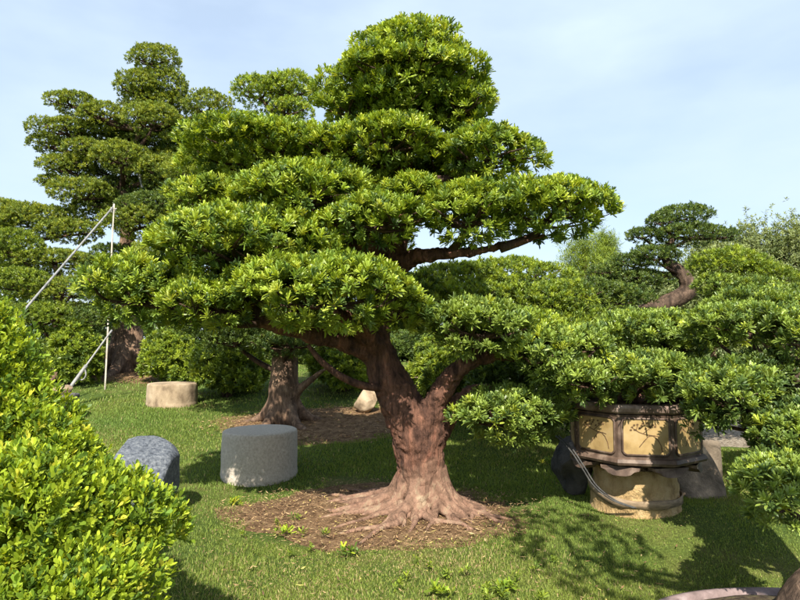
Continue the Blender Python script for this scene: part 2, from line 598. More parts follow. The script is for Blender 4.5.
def pad_points(c, r, g, dens, nl=7, inner=0.5, zmin=-0.15, upbias=0.5, spread=0.62, size=0.5):
    lumps = lumps_for(c, r, g, nl, spread, size)
    PP, NN = [], []
    # shaded inner leaves under the dome, set back from its rim
    p, nrm = ellipsoid_pts(c - np.array([0, 0, 0.42 * r[2]]), r * np.array([0.64, 0.66, 0.55]), dens * inner * 1.5, g, -0.95)
    PP.append(p)
    NN.append(nrm)
    for sc_, dn, out in ((1.0, dens, True), (0.74, dens * inner, False)):
        for i, (lc, lr) in enumerate(lumps):
            p, nrm = ellipsoid_pts(lc, lr * sc_, dn, g, zmin)
            if not len(p):
                continue
            p = p + nrm * (0.13 * min(lr[2], 0.25) * sn(p, 7 / max(lr[0], 0.15) * 0.6, 3) + g.normal(0, 0.06, len(p)) * min(lr[2], 0.3))[:, None]
            ok = np.ones(len(p), bool)
            for j, (oc, orr) in enumerate(lumps):
                if j != i:
                    ok &= (((p - oc) / (orr * sc_ * 0.9)) ** 2).sum(1) > 1
            PP.append(p[ok])
            NN.append(nrm[ok])
    p, nrm = np.concatenate(PP), np.concatenate(NN)
    ax = unit(nrm * (1 - upbias) + np.array([0, 0, upbias]) + g.normal(0, 0.22, p.shape))
    return p, ax


def pad(tree, c, r, g, q, name='foliage_pad', label=None):
    """q: quality dict"""
    r = np.array(r) * np.array([1.05 * q.get('xs', 1), 1.05 * q.get('xs', 1), q.get('zs', 1.14)])
    r = np.maximum(r - 0.55 * q['L'], r * 0.55)
    p, ax = pad_points(np.array(c), r, g, q['dens'], q.get('nl', 7), q.get('inner', 0.5), q.get('zmin', -0.15), q.get('up', 0.58), q.get('spread', 0.62), q.get('size', 0.5))
    V, cn, lp, col = leaf_arrays(p, ax, g, q['n'], q['L'], q['W'], q.get('tmin', 8), q.get('tmax', 62), q.get('droop', 0.16), q['pal'], q.get('shape', 'lance'), q.get('stem', 0.03))
    o = link(name, np_mesh(name, V, cn, lp, col, smooth=False), M[q.get('mat', 'leaf')], tree)
    if label:
        o['label'] = label
    return o


def branch(tree, start, c, r, rad, g, mat='twig', twigs=7, via=None):
    """a limb from the trunk into a pad with a fan of twigs under the leaves"""
    c, r, start = np.array(c, float), np.array(r, float), np.array(start, float)
    low = c + np.array([0, 0, -0.30 * r[2]])
    mb = MB()
    mid = start * 0.45 + low * 0.55 + np.array([g.normal(0, 0.05), g.normal(0, 0.05), -0.05 + g.normal(0, 0.03)]) * min(1, np.linalg.norm(low - start))
    path = [start] + ([np.array(v) for v in via] if via else [mid]) + [low]
    n = len(path)
    rr = np.linspace(rad, rad * 0.5, n)
    mb.tube(path, rr, 9, 5, 0.10, 14, 5)
    for k in range(twigs):
        a = k * 6.283 / twigs + g.uniform(-0.3, 0.3)
        e = c + np.array([math.cos(a) * r[0] * 0.8, math.sin(a) * r[1] * 0.8, r[2] * g.uniform(-0.1, 0.35)])
        s = low * 0.75 + path[-2] * 0.25 if k % 2 else low
        m = s * 0.5 + e * 0.5 + np.array([g.normal(0, 0.1) * r[0], g.normal(0, 0.1) * r[1], -0.08 * r[2] + g.normal(0, 0.05) * r[2]])
        mb.tube([s, m, e], [rad * 0.42, rad * 0.28, rad * 0.12], 6, 4)
        e2 = m + (e - m) * 0.5 + np.array([g.normal(0, 0.25) * r[0], g.normal(0, 0.25) * r[1], r[2] * 0.3])
        mb.tube([m, (m + e2) / 2 + np.array([0, 0, -0.03]), e2], [rad * 0.25, rad * 0.18, rad * 0.08], 5, 3)
    return mb.build('branch', M[mat], tree)


def pxpad(px, py, hw, hh, d, depth_ratio=0.85):
    c = P(px, py, d)
    return c, np.array([hw * mpp(d), max(hw * mpp(d) * depth_ratio, 0.12), hh * mpp(d)])


Q_MAIN = dict(dens=310, n=17, L=0.076, W=0.0130, pal='main', nl=10, inner=0.45)
Q_SIDE = dict(dens=330, n=16, L=0.067, W=0.0120, pal='side', nl=9, inner=0.45)
Q_MID = dict(dens=300, n=10, L=0.062, W=0.0165, pal='main', nl=9, inner=0.4, shape='diamond', zs=1.2, zmin=-0.3)
Q_BACK = dict(dens=260, n=9, L=0.070, W=0.021, pal='tall', nl=8, inner=0.45, shape='diamond', zs=1.4, zmin=-0.4)

# ------------------------------------------------------------------ the setting: ground
def sheet(name, xs, ys, zf, mat):
    X, Y = np.meshgrid(xs, ys)
    V = np.stack([X.ravel(), Y.ravel(), zf(X.ravel(), Y.ravel())], 1)
    nx, ny = len(xs), len(ys)
    i = np.arange((ny - 1) * nx).reshape(ny - 1, nx)[:, :-1].ravel()
    loops = np.stack([i, i + 1, i + nx + 1, i + nx], 1).ravel()
    return link(name, np_mesh(name, V, np.full(len(i), 4), loops, smooth=True), mat)


gx = np.concatenate([[-600, -200, -80, -40], np.arange(-20, 20.01, 0.12), [40, 80, 200, 600]])
gy = np.concatenate([[-300, -80, -20, -8], np.arange(-4, 18.01, 0.12), [22, 30, 50, 100, 250, 900]])
tag(sheet('ground', gx, gy, gz, M['ground']), kind='structure')


def ring_patch(name, cx, cy, rx, ry, mat, seed, lift=0.006, dome=0.0):
    n, rr = 72, 22
    V, f = [[cx, cy, float(gz(cx, cy)) + lift + dome]], []
    g = np.random.default_rng(seed)
    ph = g.uniform(0, 6.28, 4)
    for j in range(1, rr + 1):
        for k in range(n):
            a = k * 2 * math.pi / n
            e = 1 + 0.07 * math.sin(3 * a + ph[0]) + 0.05 * math.sin(5 * a + ph[1]) + 0.035 * math.sin(9 * a + ph[2]) + 0.02 * math.sin(17 * a + ph[3])
            t = j / rr
            x, y = cx + rx * t * e * math.cos(a), cy + ry * t * e * math.sin(a)
            h = lift * (1 - t ** 4) - 0.004 * t ** 4 + dome * (1 - t * t) + (0.012 * math.sin(x * 21) * math.sin(y * 19) * (1 - t))
            V.append([x, y, float(gz(x, y)) + h])
    for k in range(n):
        f.append([0, 1 + k, 1 + (k + 1) % n])
    for j in range(rr - 1):
        for k in range(n):
            a, b = 1 + j * n + k, 1 + j * n + (k + 1) % n
            f.append([a, a + n, b + n, b])
    o = MB().add(np.array(V), f).build(name, mat)
    return tag(o, kind='structure')


RINGS = [(-0.18, 5.32, 1.32, 0.98), (-1.0, 9.0, 1.75, 1.2), (-6.2, 13.6, 2.6, 1.1)]
for i, (x, y, rx, ry) in enumerate(RINGS):
    ring_patch('mulch_ring', x, y, rx, ry, M['mulch'], 40 + i, 0.012, 0.03 if i else 0.02)
gp = ring_patch('gravel_path', 6.0, 9.4, 3.6, 1.5, M['gravel'], 77, 0.012, 0.0)

# ------------------------------------------------------------------ main tree
D0 = 5.3
main = empty('podocarpus_tree', (0.22, D0, float(gz(0.22, D0))), 'big central clipped tree with thick red bark, tiered leaf pads and spreading surface roots', 'tree')


def remeshed(mb, name, mat, parent, voxel, disp=0.015, size=0.07):
    o = mb.build(name, mat, parent)
    m = o.modifiers.new('remesh', 'REMESH')
    m.mode = 'VOXEL'
    m.voxel_size = voxel
    m.use_smooth_shade = True
    s = o.modifiers.new('smooth', 'SMOOTH')
    s.iterations = 5
    s.factor = 0.5
    for sz, st in ((size, disp), (size * 3.5, disp * 1.8)):
        t = bpy.data.textures.new(name + '_lumps', 'CLOUDS')
        t.noise_scale = sz
        t.noise_depth = 2
        dm = o.modifiers.new('lumps', 'DISPLACE')
        dm.texture = t
        dm.strength = st
        dm.mid_level = 0.5
    return o


g0 = np.random.default_rng(3)
mb = MB()
tr = [P(425, 520, 5.3), P(424, 492, 5.3), P(421, 462, 5.3), P(414, 430, 5.28), P(398, 398, 5.26), P(383, 366, 5.25), P(376, 338, 5.28), P(386, 300, 5.36), P(395, 262, 5.4), P(402, 215, 5.42), P(406, 160, 5.42), P(408, 110, 5.42)]
tr_r = [0.25, 0.225, 0.205, 0.200, 0.172, 0.155, 0.13, 0.105, 0.105, 0.075, 0.055, 0.035]
mb.tube(tr, tr_r, 20, 5, 0.09, 7, 2)
right_limb = [P(428, 432, 5.28), P(436, 402, 5.22), P(449, 380, 5.15), P(472, 361, 5.1), P(510, 354, 5.05), P(556, 372, 5.0)]
mb.tube(right_limb, [0.14, 0.10, 0.085, 0.072, 0.055, 0.035], 12, 5, 0.08, 12, 3)
low_limb = [P(432, 440, 5.3), P(449, 413, 5.3), P(466, 396, 5.25), P(486, 390, 5.2), P(508, 405, 5.12)]
mb.tube(low_limb, [0.13, 0.085, 0.07, 0.055, 0.035], 12, 5, 0.08, 12, 4)
left_limb = [P(380, 360, 5.25), P(358, 347, 5.15), P(330, 338, 5.0), P(300, 330, 4.9), P(262, 322, 4.8), P(215, 310, 4.75)]
mb.tube(left_limb, [0.12, 0.085, 0.078, 0.068, 0.055, 0.035], 12, 5, 0.08, 12, 5)
knuckle = [P(378, 350, 5.2), P(362, 332, 5.0), P(345, 318, 4.75), P(330, 312, 4.5)]
mb.tube(knuckle, [0.11, 0.075, 0.06, 0.04], 12, 5, 0.08, 12, 6)
up_right = [P(392, 268, 5.4), P(412, 258, 5.3), P(440, 254, 5.15), P(480, 251, 5.05), P(545, 236, 5.0)]
mb.tube(up_right, [0.11, 0.075, 0.055, 0.04, 0.018], 12, 5, 0.08, 12, 7)
up_left = [P(392, 262, 5.4), P(372, 250, 5.2), P(350, 238, 5.0), P(320, 220, 4.95)]
mb.tube(up_left, [0.12, 0.095, 0.065, 0.04], 12, 5, 0.08, 12, 8)
# root flare: the upper ends of the surface roots run into the foot of the trunk
foot = P(425, 510, 5.3)
foot[2] = float(gz(foot[0], foot[1]))
roots = []
for k in range(21):
    a = k * 2 * math.pi / 21 + g0.uniform(-0.12, 0.12)
    ln = g0.uniform(0.36, 0.58)
    if math.cos(a) < -0.3:
        ln += 0.30
    if math.sin(a) < -0.3:
        ln = min(ln, 0.50)
    dirv = np.array([math.cos(a), math.sin(a) * 0.9, 0])
    side = np.array([-math.sin(a), math.cos(a), 0])
    rad0 = g0.uniform(0.042, 0.075)
    pts = []
    wob = g0.uniform(-0.10, 0.10)
    hv = g0.uniform(0.8, 1.25)
    for t, h in ((-0.05, 0.40 * hv), (0.14, 0.20 * hv), (0.34, 0.095), (0.55, 0.050), (0.78, 0.026), (1.0, -0.014)):
        q = foot + dirv * (0.11 + t * ln * 0.95) + side * (wob * math.sin(t * 4.2 + k))
        q[2] = float(gz(q[0], q[1])) + h + 0.02
        pts.append(q)
    rs = rad0 * np.array([1.3, 1.15, 0.85, 0.62, 0.45, 0.2])
    roots.append((pts, rs, dirv, side))
remeshed(mb, 'trunk', M['main_bark'], main, 0.014, 0.03, 0.035)
ROOT_MAT = M['main_bark']
for pts, rs, dirv, side in roots:
    mr = MB()
    mr.tube(pts, rs * 1.04, 10, 5, 0.16, 18, 9)
    for s in (-1, 1):
        i = 2 if s < 0 else 3
        e = pts[-1] * 0.6 + pts[i] * 0.4 + side * s * g0.uniform(0.08, 0.2) + dirv * 0.12
        e[2] = float(gz(e[0], e[1])) - 0.01
        m_ = (pts[i] + e) / 2 + side * s * 0.03
        m_[2] = float(gz(m_[0], m_[1])) + 0.035
        mr.tube([pts[i], m_, e], [rs[i] * 0.8, rs[i] * 0.5, 0.008], 8, 5, 0.15, 18, 4)
    mr.build('surface_root', ROOT_MAT, main)

for k in range(18):
    a = math.pi * (0.55 + 1.35 * k / 17) + g0.uniform(-0.1, 0.1)
    dirv = np.array([math.cos(a), math.sin(a) * 0.85, 0])
    side = np.array([-math.sin(a), math.cos(a), 0])
    ln = g0.uniform(0.25, 0.55) + (0.35 if math.cos(a) < -0.4 else 0)
    r0 = g0.uniform(0.018, 0.032)
    wob = g0.uniform(-0.14, 0.14)
    pts = []
    for t, h in ((0.0, 0.10), (0.2, 0.05), (0.45, 0.028), (0.75, 0.02), (1.0, -0.012)):
        q = foot + dirv * (0.26 + t * ln) + side * wob * math.sin(t * 5 + k)
        q[2] = float(gz(q[0], q[1])) + h + 0.012
        pts.append(q)
    mr = MB().tube(pts, r0 * np.array([1.3, 1.1, 0.9, 0.6, 0.25]), 8, 6, 0.15, 22, k)
    mr.build('surface_root', ROOT_MAT, main)

# foliage pads of the main tree: centre x, y, half width, half height (photo pixels), distance, start of its limb
MAIN_PADS = [
    (406, 62, 62, 32, 5.40, P(408, 110, 5.42)),
    (409, 84, 88, 30, 5.40, P(408, 118, 5.42)),
    (410, 108, 62, 20, 5.42, P(408, 128, 5.42)),
    (468, 106, 34, 20, 5.30, P(408, 125, 5.42)),
    (352, 110, 36, 18, 5.45, P(406, 140, 5.42)),
    (265, 158, 96, 27, 5.75, P(403, 205, 5.42)),
    (390, 142, 52, 24, 5.15, P(406, 160, 5.42)),
    (340, 152, 48, 22, 5.35, P(405, 170, 5.42)),
    (484, 158, 60, 27, 5.25, P(405, 180, 5.42)),
    (305, 196, 66, 30, 4.95, P(320, 220, 4.95)),
    (378, 222, 56, 24, 4.75, P(350, 238, 5.0)),
    (468, 216, 58, 30, 4.90, P(450, 253, 5.13)),
    (548, 212, 74, 29, 5.00, P(500, 248, 5.03)),
    (440, 205, 40, 20, 5.65, P(400, 230, 5.42)),
    (238, 250, 98, 40, 4.80, P(262, 322, 4.8)),
    (140, 292, 60, 36, 4.85, P(215, 310, 4.75)),
    (325, 296, 92, 35, 4.50, P(330, 312, 4.5)),
    (215, 305, 52, 26, 4.55, P(262, 322, 4.8)),
    (392, 312, 40, 24, 4.70, P(345, 318, 4.75)),
    (300, 270, 80, 30, 5.20, P(300, 330, 4.9)),
    (478, 328, 60, 28, 4.85, P(472, 361, 5.1)),
    (556, 356, 54, 27, 4.90, P(530, 362, 5.03)),
    (508, 417, 57, 28, 5.02, P(500, 398, 5.16)),
    (410, 172, 60, 30, 5.75, P(404, 190, 5.42)),
    (360, 195, 62, 28, 5.70, P(402, 215, 5.42)),
    (455, 190, 46, 24, 5.80, P(402, 215, 5.42)),
    (412, 195, 34, 18, 4.95, P(404, 215, 5.42)),
    (345, 240, 70, 26, 5.60, P(390, 275, 5.4)),
    (225, 205, 64, 24, 5.60, P(320, 220, 4.95)),
    (410, 300, 50, 24, 5.60, P(386, 310, 5.36)),
    (180, 300, 70, 28, 5.30, P(262, 322, 4.8)),
    (395, 112, 60, 22, 5.75, P(408, 130, 5.42)),
    (436, 120, 56, 20, 5.55, P(408, 130, 5.42)),
    (510, 335, 56, 24, 5.35, P(510, 354, 5.05)),
]
for i, (px, py, hw, hh, d, st) in enumerate(MAIN_PADS):
    c, r = pxpad(px, py, hw, hh, d)
    g = np.random.default_rng(100 + i)
    q = dict(Q_MAIN)
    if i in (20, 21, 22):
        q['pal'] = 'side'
    if hw < 45:
        q['nl'] = 6
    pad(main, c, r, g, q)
    branch(main, st, c, r, 0.045 if hw > 50 else 0.03, g, 'twig', 8)
thin = MB()
thin.tube([P(392, 388, 5.2), P(365, 386, 5.05), P(342, 377, 4.95), P(322, 362, 4.9), P(308, 345, 4.85)], [0.035, 0.033, 0.03, 0.026, 0.015], 9, 5, 0.08, 15, 2)
thin.build('branch', M['red_bark'], main)


# ------------------------------------------------------------------ generic clipped tree
def clipped_tree(label, base, trunk_pts, trunk_rad, pads, q, bark, seed, name='podocarpus_tree', group=None, lim=0.03, flare=6, extra=(), cat='tree', voxel=0.03, back=0.0):
    """pads: (px, py, hw, hh, d[, palette])"""
    root = empty(name, base, label, cat, group)
    g = np.random.default_rng(seed)
    mb = MB()
    mb.tube(trunk_pts, trunk_rad, 14, 5, 0.10, 6, seed)
    for pts, rr in extra:
        mb.tube(pts, rr, 12, 5, 0.1, 8, seed + 1)
    if flare:
        b = np.array(base, float)
        r0 = trunk_rad[0]
        for k in range(flare):
            a = k * 6.283 / flare + g.uniform(-0.2, 0.2)
            dv = np.array([math.cos(a), math.sin(a), 0])
            pts = []
            for t, h in ((0.55, 1.3), (0.95, 0.6), (1.5, 0.2), (2.3, 0.02), (3.0, -0.1)):
                p = b + dv * r0 * t
                p[2] = float(gz(p[0], p[1])) + h * r0
                pts.append(p)
            mb.tube(pts, r0 * np.array([0.35, 0.34, 0.26, 0.16, 0.06]), 8, 4, 0.1, 9, k)
    remeshed(mb, 'trunk', M[bark], root, voxel, 0.02, 0.08)
    tp = np.array(trunk_pts)
    for i, pd in enumerate(pads):
        px, py, hw, hh, d = pd[:5]
        d += back
        qq = dict(q)
        if len(pd) > 5:
            qq['pal'] = pd[5]
        c, r = pxpad(px, py, hw, hh, d)
        pad(root, c, r, g, qq)
        # the limb leaves the trunk a little below the pad
        dz = np.abs(tp[:, 2] - (c[2] - 0.25 * r[0] - r[2])) + 0.4 * np.linalg.norm(tp[:, :2] - c[:2], axis=1)
        branch(root, tp[int(np.argmin(dz))], c, r, lim, g, 'twig', 5)
    return root


# middle tree, behind the grey stone drum
b2 = P(283, 418, 9.0)
b2[2] = float(gz(b2[0], b2[1]))
tp2 = [b2 + np.array([0, 0, -0.1]), P(283, 398, 9), P(284, 375, 9), P(286, 345, 9), P(290, 290, 9), P(292, 230, 9.05), P(288, 170, 9.1), P(285, 125, 9.1), P(280, 102, 9.1)]
clipped_tree('brown-trunked clipped tree in a leaf-litter ring behind the grey stone drum', b2, tp2, [0.27, 0.22, 0.20, 0.18, 0.15, 0.12, 0.09, 0.06, 0.04],
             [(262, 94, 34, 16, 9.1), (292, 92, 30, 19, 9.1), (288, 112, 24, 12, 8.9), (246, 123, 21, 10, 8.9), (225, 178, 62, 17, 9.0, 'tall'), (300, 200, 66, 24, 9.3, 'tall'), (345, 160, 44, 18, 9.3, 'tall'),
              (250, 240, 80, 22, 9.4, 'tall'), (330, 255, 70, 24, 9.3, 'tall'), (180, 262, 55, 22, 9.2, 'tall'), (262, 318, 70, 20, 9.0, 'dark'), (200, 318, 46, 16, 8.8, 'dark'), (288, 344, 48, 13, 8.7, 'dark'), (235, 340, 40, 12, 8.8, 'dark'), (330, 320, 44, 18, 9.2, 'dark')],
             Q_MID, 'brown_bark', 21, lim=0.05, extra=[([P(290, 400, 9), P(303, 386, 8.9), P(318, 374, 8.8), P(330, 366, 8.7)], [0.12, 0.06, 0.045, 0.03])])

# tall tree at the left, held by poles
b3 = P(126, 378, 14.0)
b3[2] = float(gz(b3[0], b3[1]))
tp3 = [b3 + np.array([0, 0, -0.1]), P(126, 362, 14), P(126, 335, 14), P(127, 280, 14), P(127, 225, 14), P(124, 190, 14), P(130, 160, 14), P(140, 130, 14), P(150, 95, 14), P(154, 66, 14)]
clipped_tree('tallest clipped tree, rising above its neighbours and propped by pale poles', b3, tp3, [0.46, 0.37, 0.32, 0.22, 0.14, 0.12, 0.10, 0.08, 0.06, 0.04],
             [(154, 61, 25, 13, 14.0), (140, 88, 22, 17, 13.8), (162, 90, 28, 18, 14.1), (209, 108, 25, 14, 13.8), (74, 104, 27, 10, 13.8), (103, 117, 24, 13, 13.7), (156, 122, 30, 15, 13.6), (66, 131, 30, 11, 13.8),
              (49, 145, 20, 9, 13.8), (85, 150, 22, 10, 13.6), (126, 138, 22, 10, 14.3), (122, 158, 28, 14, 13.3), (68, 168, 28, 11, 13.7), (50, 182, 14, 6, 13.7), (164, 172, 28, 14, 13.6), (86, 195, 33, 14, 13.5),
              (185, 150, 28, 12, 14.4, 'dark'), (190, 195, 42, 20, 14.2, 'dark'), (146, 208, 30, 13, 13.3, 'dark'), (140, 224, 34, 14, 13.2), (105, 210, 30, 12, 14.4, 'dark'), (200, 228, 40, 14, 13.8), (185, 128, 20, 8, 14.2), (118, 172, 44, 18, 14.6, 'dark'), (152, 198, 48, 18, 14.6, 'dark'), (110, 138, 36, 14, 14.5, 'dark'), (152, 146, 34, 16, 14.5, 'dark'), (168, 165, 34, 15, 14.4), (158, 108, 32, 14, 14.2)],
             dict(Q_BACK, dens=240, zs=1.3, xs=1.05), 'brown_bark', 31, lim=0.07, voxel=0.04, flare=9,
             extra=[([P(116, 376, 13.9), P(117, 350, 13.9), P(122, 300, 14), P(126, 240, 14)], [0.24, 0.18, 0.13, 0.08]), ([P(137, 376, 13.95), P(136, 350, 13.95), P(133, 300, 14), P(128, 240, 14)], [0.26, 0.2, 0.14, 0.08])])

# pads at the far left edge
b4 = P(-22, 372, 13.5)
b4[2] = float(gz(b4[0], b4[1]))
clipped_tree('clipped tree at the left edge reaching a dark pad below the tallest tree', b4, [b4, P(-20, 330, 13.5), P(-14, 280, 13.5), P(-5, 240, 13.5), P(5, 225, 13.5)], [0.25, 0.2, 0.16, 0.1, 0.05],
             [(5, 216, 34, 12, 12.5), (42, 222, 42, 13, 12.6), (72, 232, 34, 10, 12.4), (-30, 230, 40, 16, 12.5), (-20, 262, 50, 18, 12.5, 'bush')], dict(Q_BACK, dens=240, pal='tall'), 'brown_bark', 41, lim=0.05, voxel=0.04, flare=4, back=1.0)
b5 = P(62, 372, 12.6)
b5[2] = float(gz(b5[0], b5[1]))
clipped_tree('low clipped tree with stacked mid-green pads beside the slanting pole', b5, [b5, P(62, 345, 12.6), P(58, 310, 12.6), P(60, 280, 12.7), P(50, 262, 12.7)], [0.2, 0.16, 0.12, 0.08, 0.04],
             [(14, 250, 34, 16, 11.4, 'bush'), (58, 262, 40, 10, 11.7), (20, 284, 40, 12, 11.2, 'bush'), (72, 292, 40, 13, 11.4), (105, 270, 26, 12, 11.9, 'dark'), (40, 318, 44, 12, 11.0, 'bush'), (96, 320, 32, 11, 11.3, 'dark'), (112, 255, 20, 9, 12.2, 'dark')],
             dict(Q_BACK, dens=240), 'brown_bark', 51, lim=0.05, voxel=0.04, flare=4, back=1.1)


# low rounded bushes
def bush(label, px, py, hw, hh, d, pal, seed, name='rounded_bush', group=None, q=None, n=12):
    c, r = pxpad(px, py, hw, hh, d, 0.9)
    base = np.array([c[0], c[1], float(gz(c[0], c[1]))])
    root = empty(name, base, label, 'bush', group)
    g = np.random.default_rng(seed)
    qq = dict(Q_BACK if q is None else q, pal=pal, zmin=-0.8, nl=n, up=0.4, dens=150, inner=0.8, L=0.105, W=0.030, n=11, zs=1.0, size=0.44, spread=0.8)
    top = c[2] + r[2]
    c2 = np.array([c[0], c[1], base[2] + 0.08 + (top - base[2]) * 0.5])
    r2 = np.array([r[0], r[1], (top - base[2]) * 0.52])
    pad(root, c2, r2, g, qq, 'crown')
    mb = MB()
    for k in range(5):
        a = k * 1.256
        e = c2 + np.array([math.cos(a) * r2[0] * 0.6, math.sin(a) * r2[1] * 0.6, r2[2] * 0.3])
        mb.tube([base + np.array([math.cos(a) * 0.05, math.sin(a) * 0.05, -0.05]), base * 0.5 + e * 0.5 + np.array([0, 0, 0.05]), e], [0.03, 0.022, 0.01], 6, 4)
    mb.build('stem', M['twig'], root)
    return root


bush('low bright bush between the slanting pole and the left trunk foot', 74, 334, 24, 16, 12.0, 'lime', 61)
bush('low dark bush behind the small grey pot at the left', 76, 358, 22, 10, 12.9, 'dark', 62)
bush('bright rounded bush just right of the propped tree trunk', 170, 352, 30, 24, 12.4, 'lime', 63)
bush('loose bright bush drooping to the lawn beside the sandstone drum', 228, 364, 40, 26, 11.0, 'lime', 64)
bush('bright bush seen between the brown trunk and the red trunk', 345, 362, 42, 30, 11.5, 'lime', 65)
bush('rounded bush seen through the fork of the red trunk', 452, 382, 44, 34, 9.5, 'bush', 66)

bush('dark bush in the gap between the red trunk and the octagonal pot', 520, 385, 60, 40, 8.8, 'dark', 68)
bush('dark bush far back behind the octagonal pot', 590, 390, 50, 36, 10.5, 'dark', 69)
for k in range(7):
    bush('rounded bush in the row closing the far edge of the lawn', 250 + 52 * k, 352, 42, 20 + 3 * (k % 3), 16.5 + 0.6 * (k % 2), 'dark' if k % 2 else 'bush', 300 + k, 'rounded_bush', 'row of bushes at the far edge of the lawn')
# trees behind the main tree, right half
b6 = P(604, 440, 7.6)
b6[2] = float(gz(b6[0], b6[1]))
clipped_tree('yellow-green clipped tree peeping out behind the big right-hand branch', b6, [b6, P(600, 420, 7.6), P(570, 360, 7.6), P(520, 325, 7.6), P(498, 295, 7.6)], [0.13, 0.12, 0.10, 0.08, 0.05],
             [(462, 282, 48, 18, 7.6), (515, 280, 52, 20, 7.7), (552, 300, 44, 18, 7.4), (500, 305, 66, 22, 7.3), (440, 305, 46, 18, 7.4), (580, 322, 34, 16, 7.2, 'bush'), (520, 335, 70, 20, 7.1, 'bush'), (590, 350, 46, 24, 7.2, 'dark')],
             dict(Q_MID, pal='lime'), 'brown_bark', 71, lim=0.04, flare=0)
b7 = P(600, 400, 9.4)
b7[2] = float(gz(b7[0], b7[1]))
tp7 = [b7, P(608, 365, 9.4), P(625, 330, 9.4), P(645, 312, 9.35), P(668, 303, 9.3), P(688, 291, 9.3), P(683, 275, 9.3), P(668, 262, 9.3), P(666, 250, 9.3), P(674, 238, 9.3), P(684, 226, 9.3)]
clipped_tree('clipped tree with a bare zigzag trunk and flat dark pads against the sky', b7, tp7, [0.18, 0.16, 0.14, 0.13, 0.13, 0.125, 0.11, 0.085, 0.07, 0.05, 0.035],
             [(684, 217, 29, 10, 9.3), (660, 222, 16, 7, 9.2), (643, 236, 19, 6, 9.3), (688, 236, 36, 9, 9.2), (727, 236, 14, 6, 9.3), (655, 257, 28, 9, 9.2), (630, 264, 24, 7, 9.3), (640, 282, 34, 9, 9.4), (606, 272, 18, 6, 9.3), (612, 288, 26, 8, 9.5)],
             dict(Q_BACK, pal='dark', dens=420, L=0.05, W=0.015), 'dark_bark', 81, lim=0.03, flare=5)
b9 = P(626, 420, 8.2)
b9[2] = float(gz(b9[0], b9[1]))
clipped_tree('dark flat-topped clipped tree below the zigzag trunk', b9, [b9, P(612, 370, 8.2), P(606, 340, 8.2), P(602, 315, 8.2)], [0.14, 0.11, 0.09, 0.05],
             [(590, 292, 32, 11, 8.2), (618, 300, 34, 14, 8.1), (575, 308, 26, 10, 8.0), (640, 322, 30, 12, 8.2)], dict(Q_MID, pal='dark'), 'brown_bark', 91, lim=0.025, flare=0)
b8 = P(800, 420, 7.9)
b8[2] = float(gz(b8[0], b8[1]))
clipped_tree('domed clipped tree with yellow-green top right of the zigzag trunk', b8, [b8, P(795, 380, 7.9), P(765, 330, 7.9), P(742, 290, 7.9)], [0.2, 0.16, 0.12, 0.06],
             [(728, 268, 40, 17, 7.9, 'lime'), (765, 280, 34, 15, 7.8, 'bush'), (720, 287, 28, 12, 7.7, 'side'), (750, 295, 46, 14, 7.6, 'side'), (728, 312, 36, 13, 7.4, 'side'), (775, 308, 42, 14, 7.4, 'side'), (820, 300, 40, 18, 7.9, 'bush'), (716, 326, 30, 12, 7.3, 'dark')],
             dict(Q_MID, pal='side'), 'brown_bark', 95, lim=0.035, flare=0)

# ------------------------------------------------------------------ pot, pedestal and their tree
PC = P(634, 465, 5.25)
pc = np.array([PC[0], PC[1], float(gz(PC[0], PC[1]))])
ped_h = P(634, 464, 5.25)[2] - pc[2]
view = math.atan2(PC[0], PC[1])
ped = empty('stone_pedestal', pc, 'rough buff round stone pedestal standing on the lawn under the octagonal pot', 'pedestal')
mb = MB()
prof = []
for k in range(15):
    t = k / 14
    prof.append((0.35 + 0.018 * math.cos(t * 3.1) + 0.006 * math.sin(t * 23), -0.06 + t * (ped_h + 0.06)))
mb.lathe([(0.02, -0.06)] + prof + [(0.33, ped_h + 0.004), (0.02, ped_h + 0.005)], pc, 56)
o = mb.build('column', M['buff_stone'], ped)
t = bpy.data.textures.new('tooling', 'CLOUDS')
t.noise_scale = 0.03
dm = o.modifiers.new('tooling', 'DISPLACE')
dm.texture = t
dm.strength = 0.022

pot_z = pc[2] + ped_h + 0.055
pot_h = 0.53
pot = empty('octagonal_pot', (pc[0], pc[1], pot_z), 'octagonal brown pot with ochre painted panels standing on the round pedestal', 'pot')
ph = -view + R(-12)
c_ = (pc[0], pc[1], pot_z)
RP = 0.56
mb = MB()
mb.lathe([(0.44, 0.0), (0.50, 0.012), (RP, 0.03), (RP + 0.012, 0.05), (RP, 0.075), (RP - 0.025, 0.085), (RP - 0.028, 0.40), (RP - 0.02, 0.415), (RP - 0.06, 0.42), (RP - 0.08, 0.40), (RP - 0.09, 0.06), (0.02, 0.05)], c_, 8, ph)
mb.build('body', M['pot_glaze'], pot, smooth=False)
mb = MB()
mb.lathe([(RP - 0.075, 0.425), (RP - 0.022, 0.425), (RP - 0.002, 0.440), (RP + 0.012, 0.470), (RP + 0.006, 0.495), (RP - 0.05, 0.50), (RP - 0.075, 0.49), (RP - 0.075, 0.425)], c_, 8, ph, closed=False)
mb.build('rim', M['pot_rim'], pot, smooth=False)
mb = MB()
mb.lathe([(0.02, 0.44), (0.3, 0.455), (RP - 0.08, 0.43), (RP - 0.085, 0.35), (0.02, 0.35)], c_, 24, ph)
mb.build('soil', M['soil'], pot)
apo = (RP - 0.0265) * math.cos(math.pi / 8)
side_len = 2 * (RP - 0.0265) * math.sin(math.pi / 8)
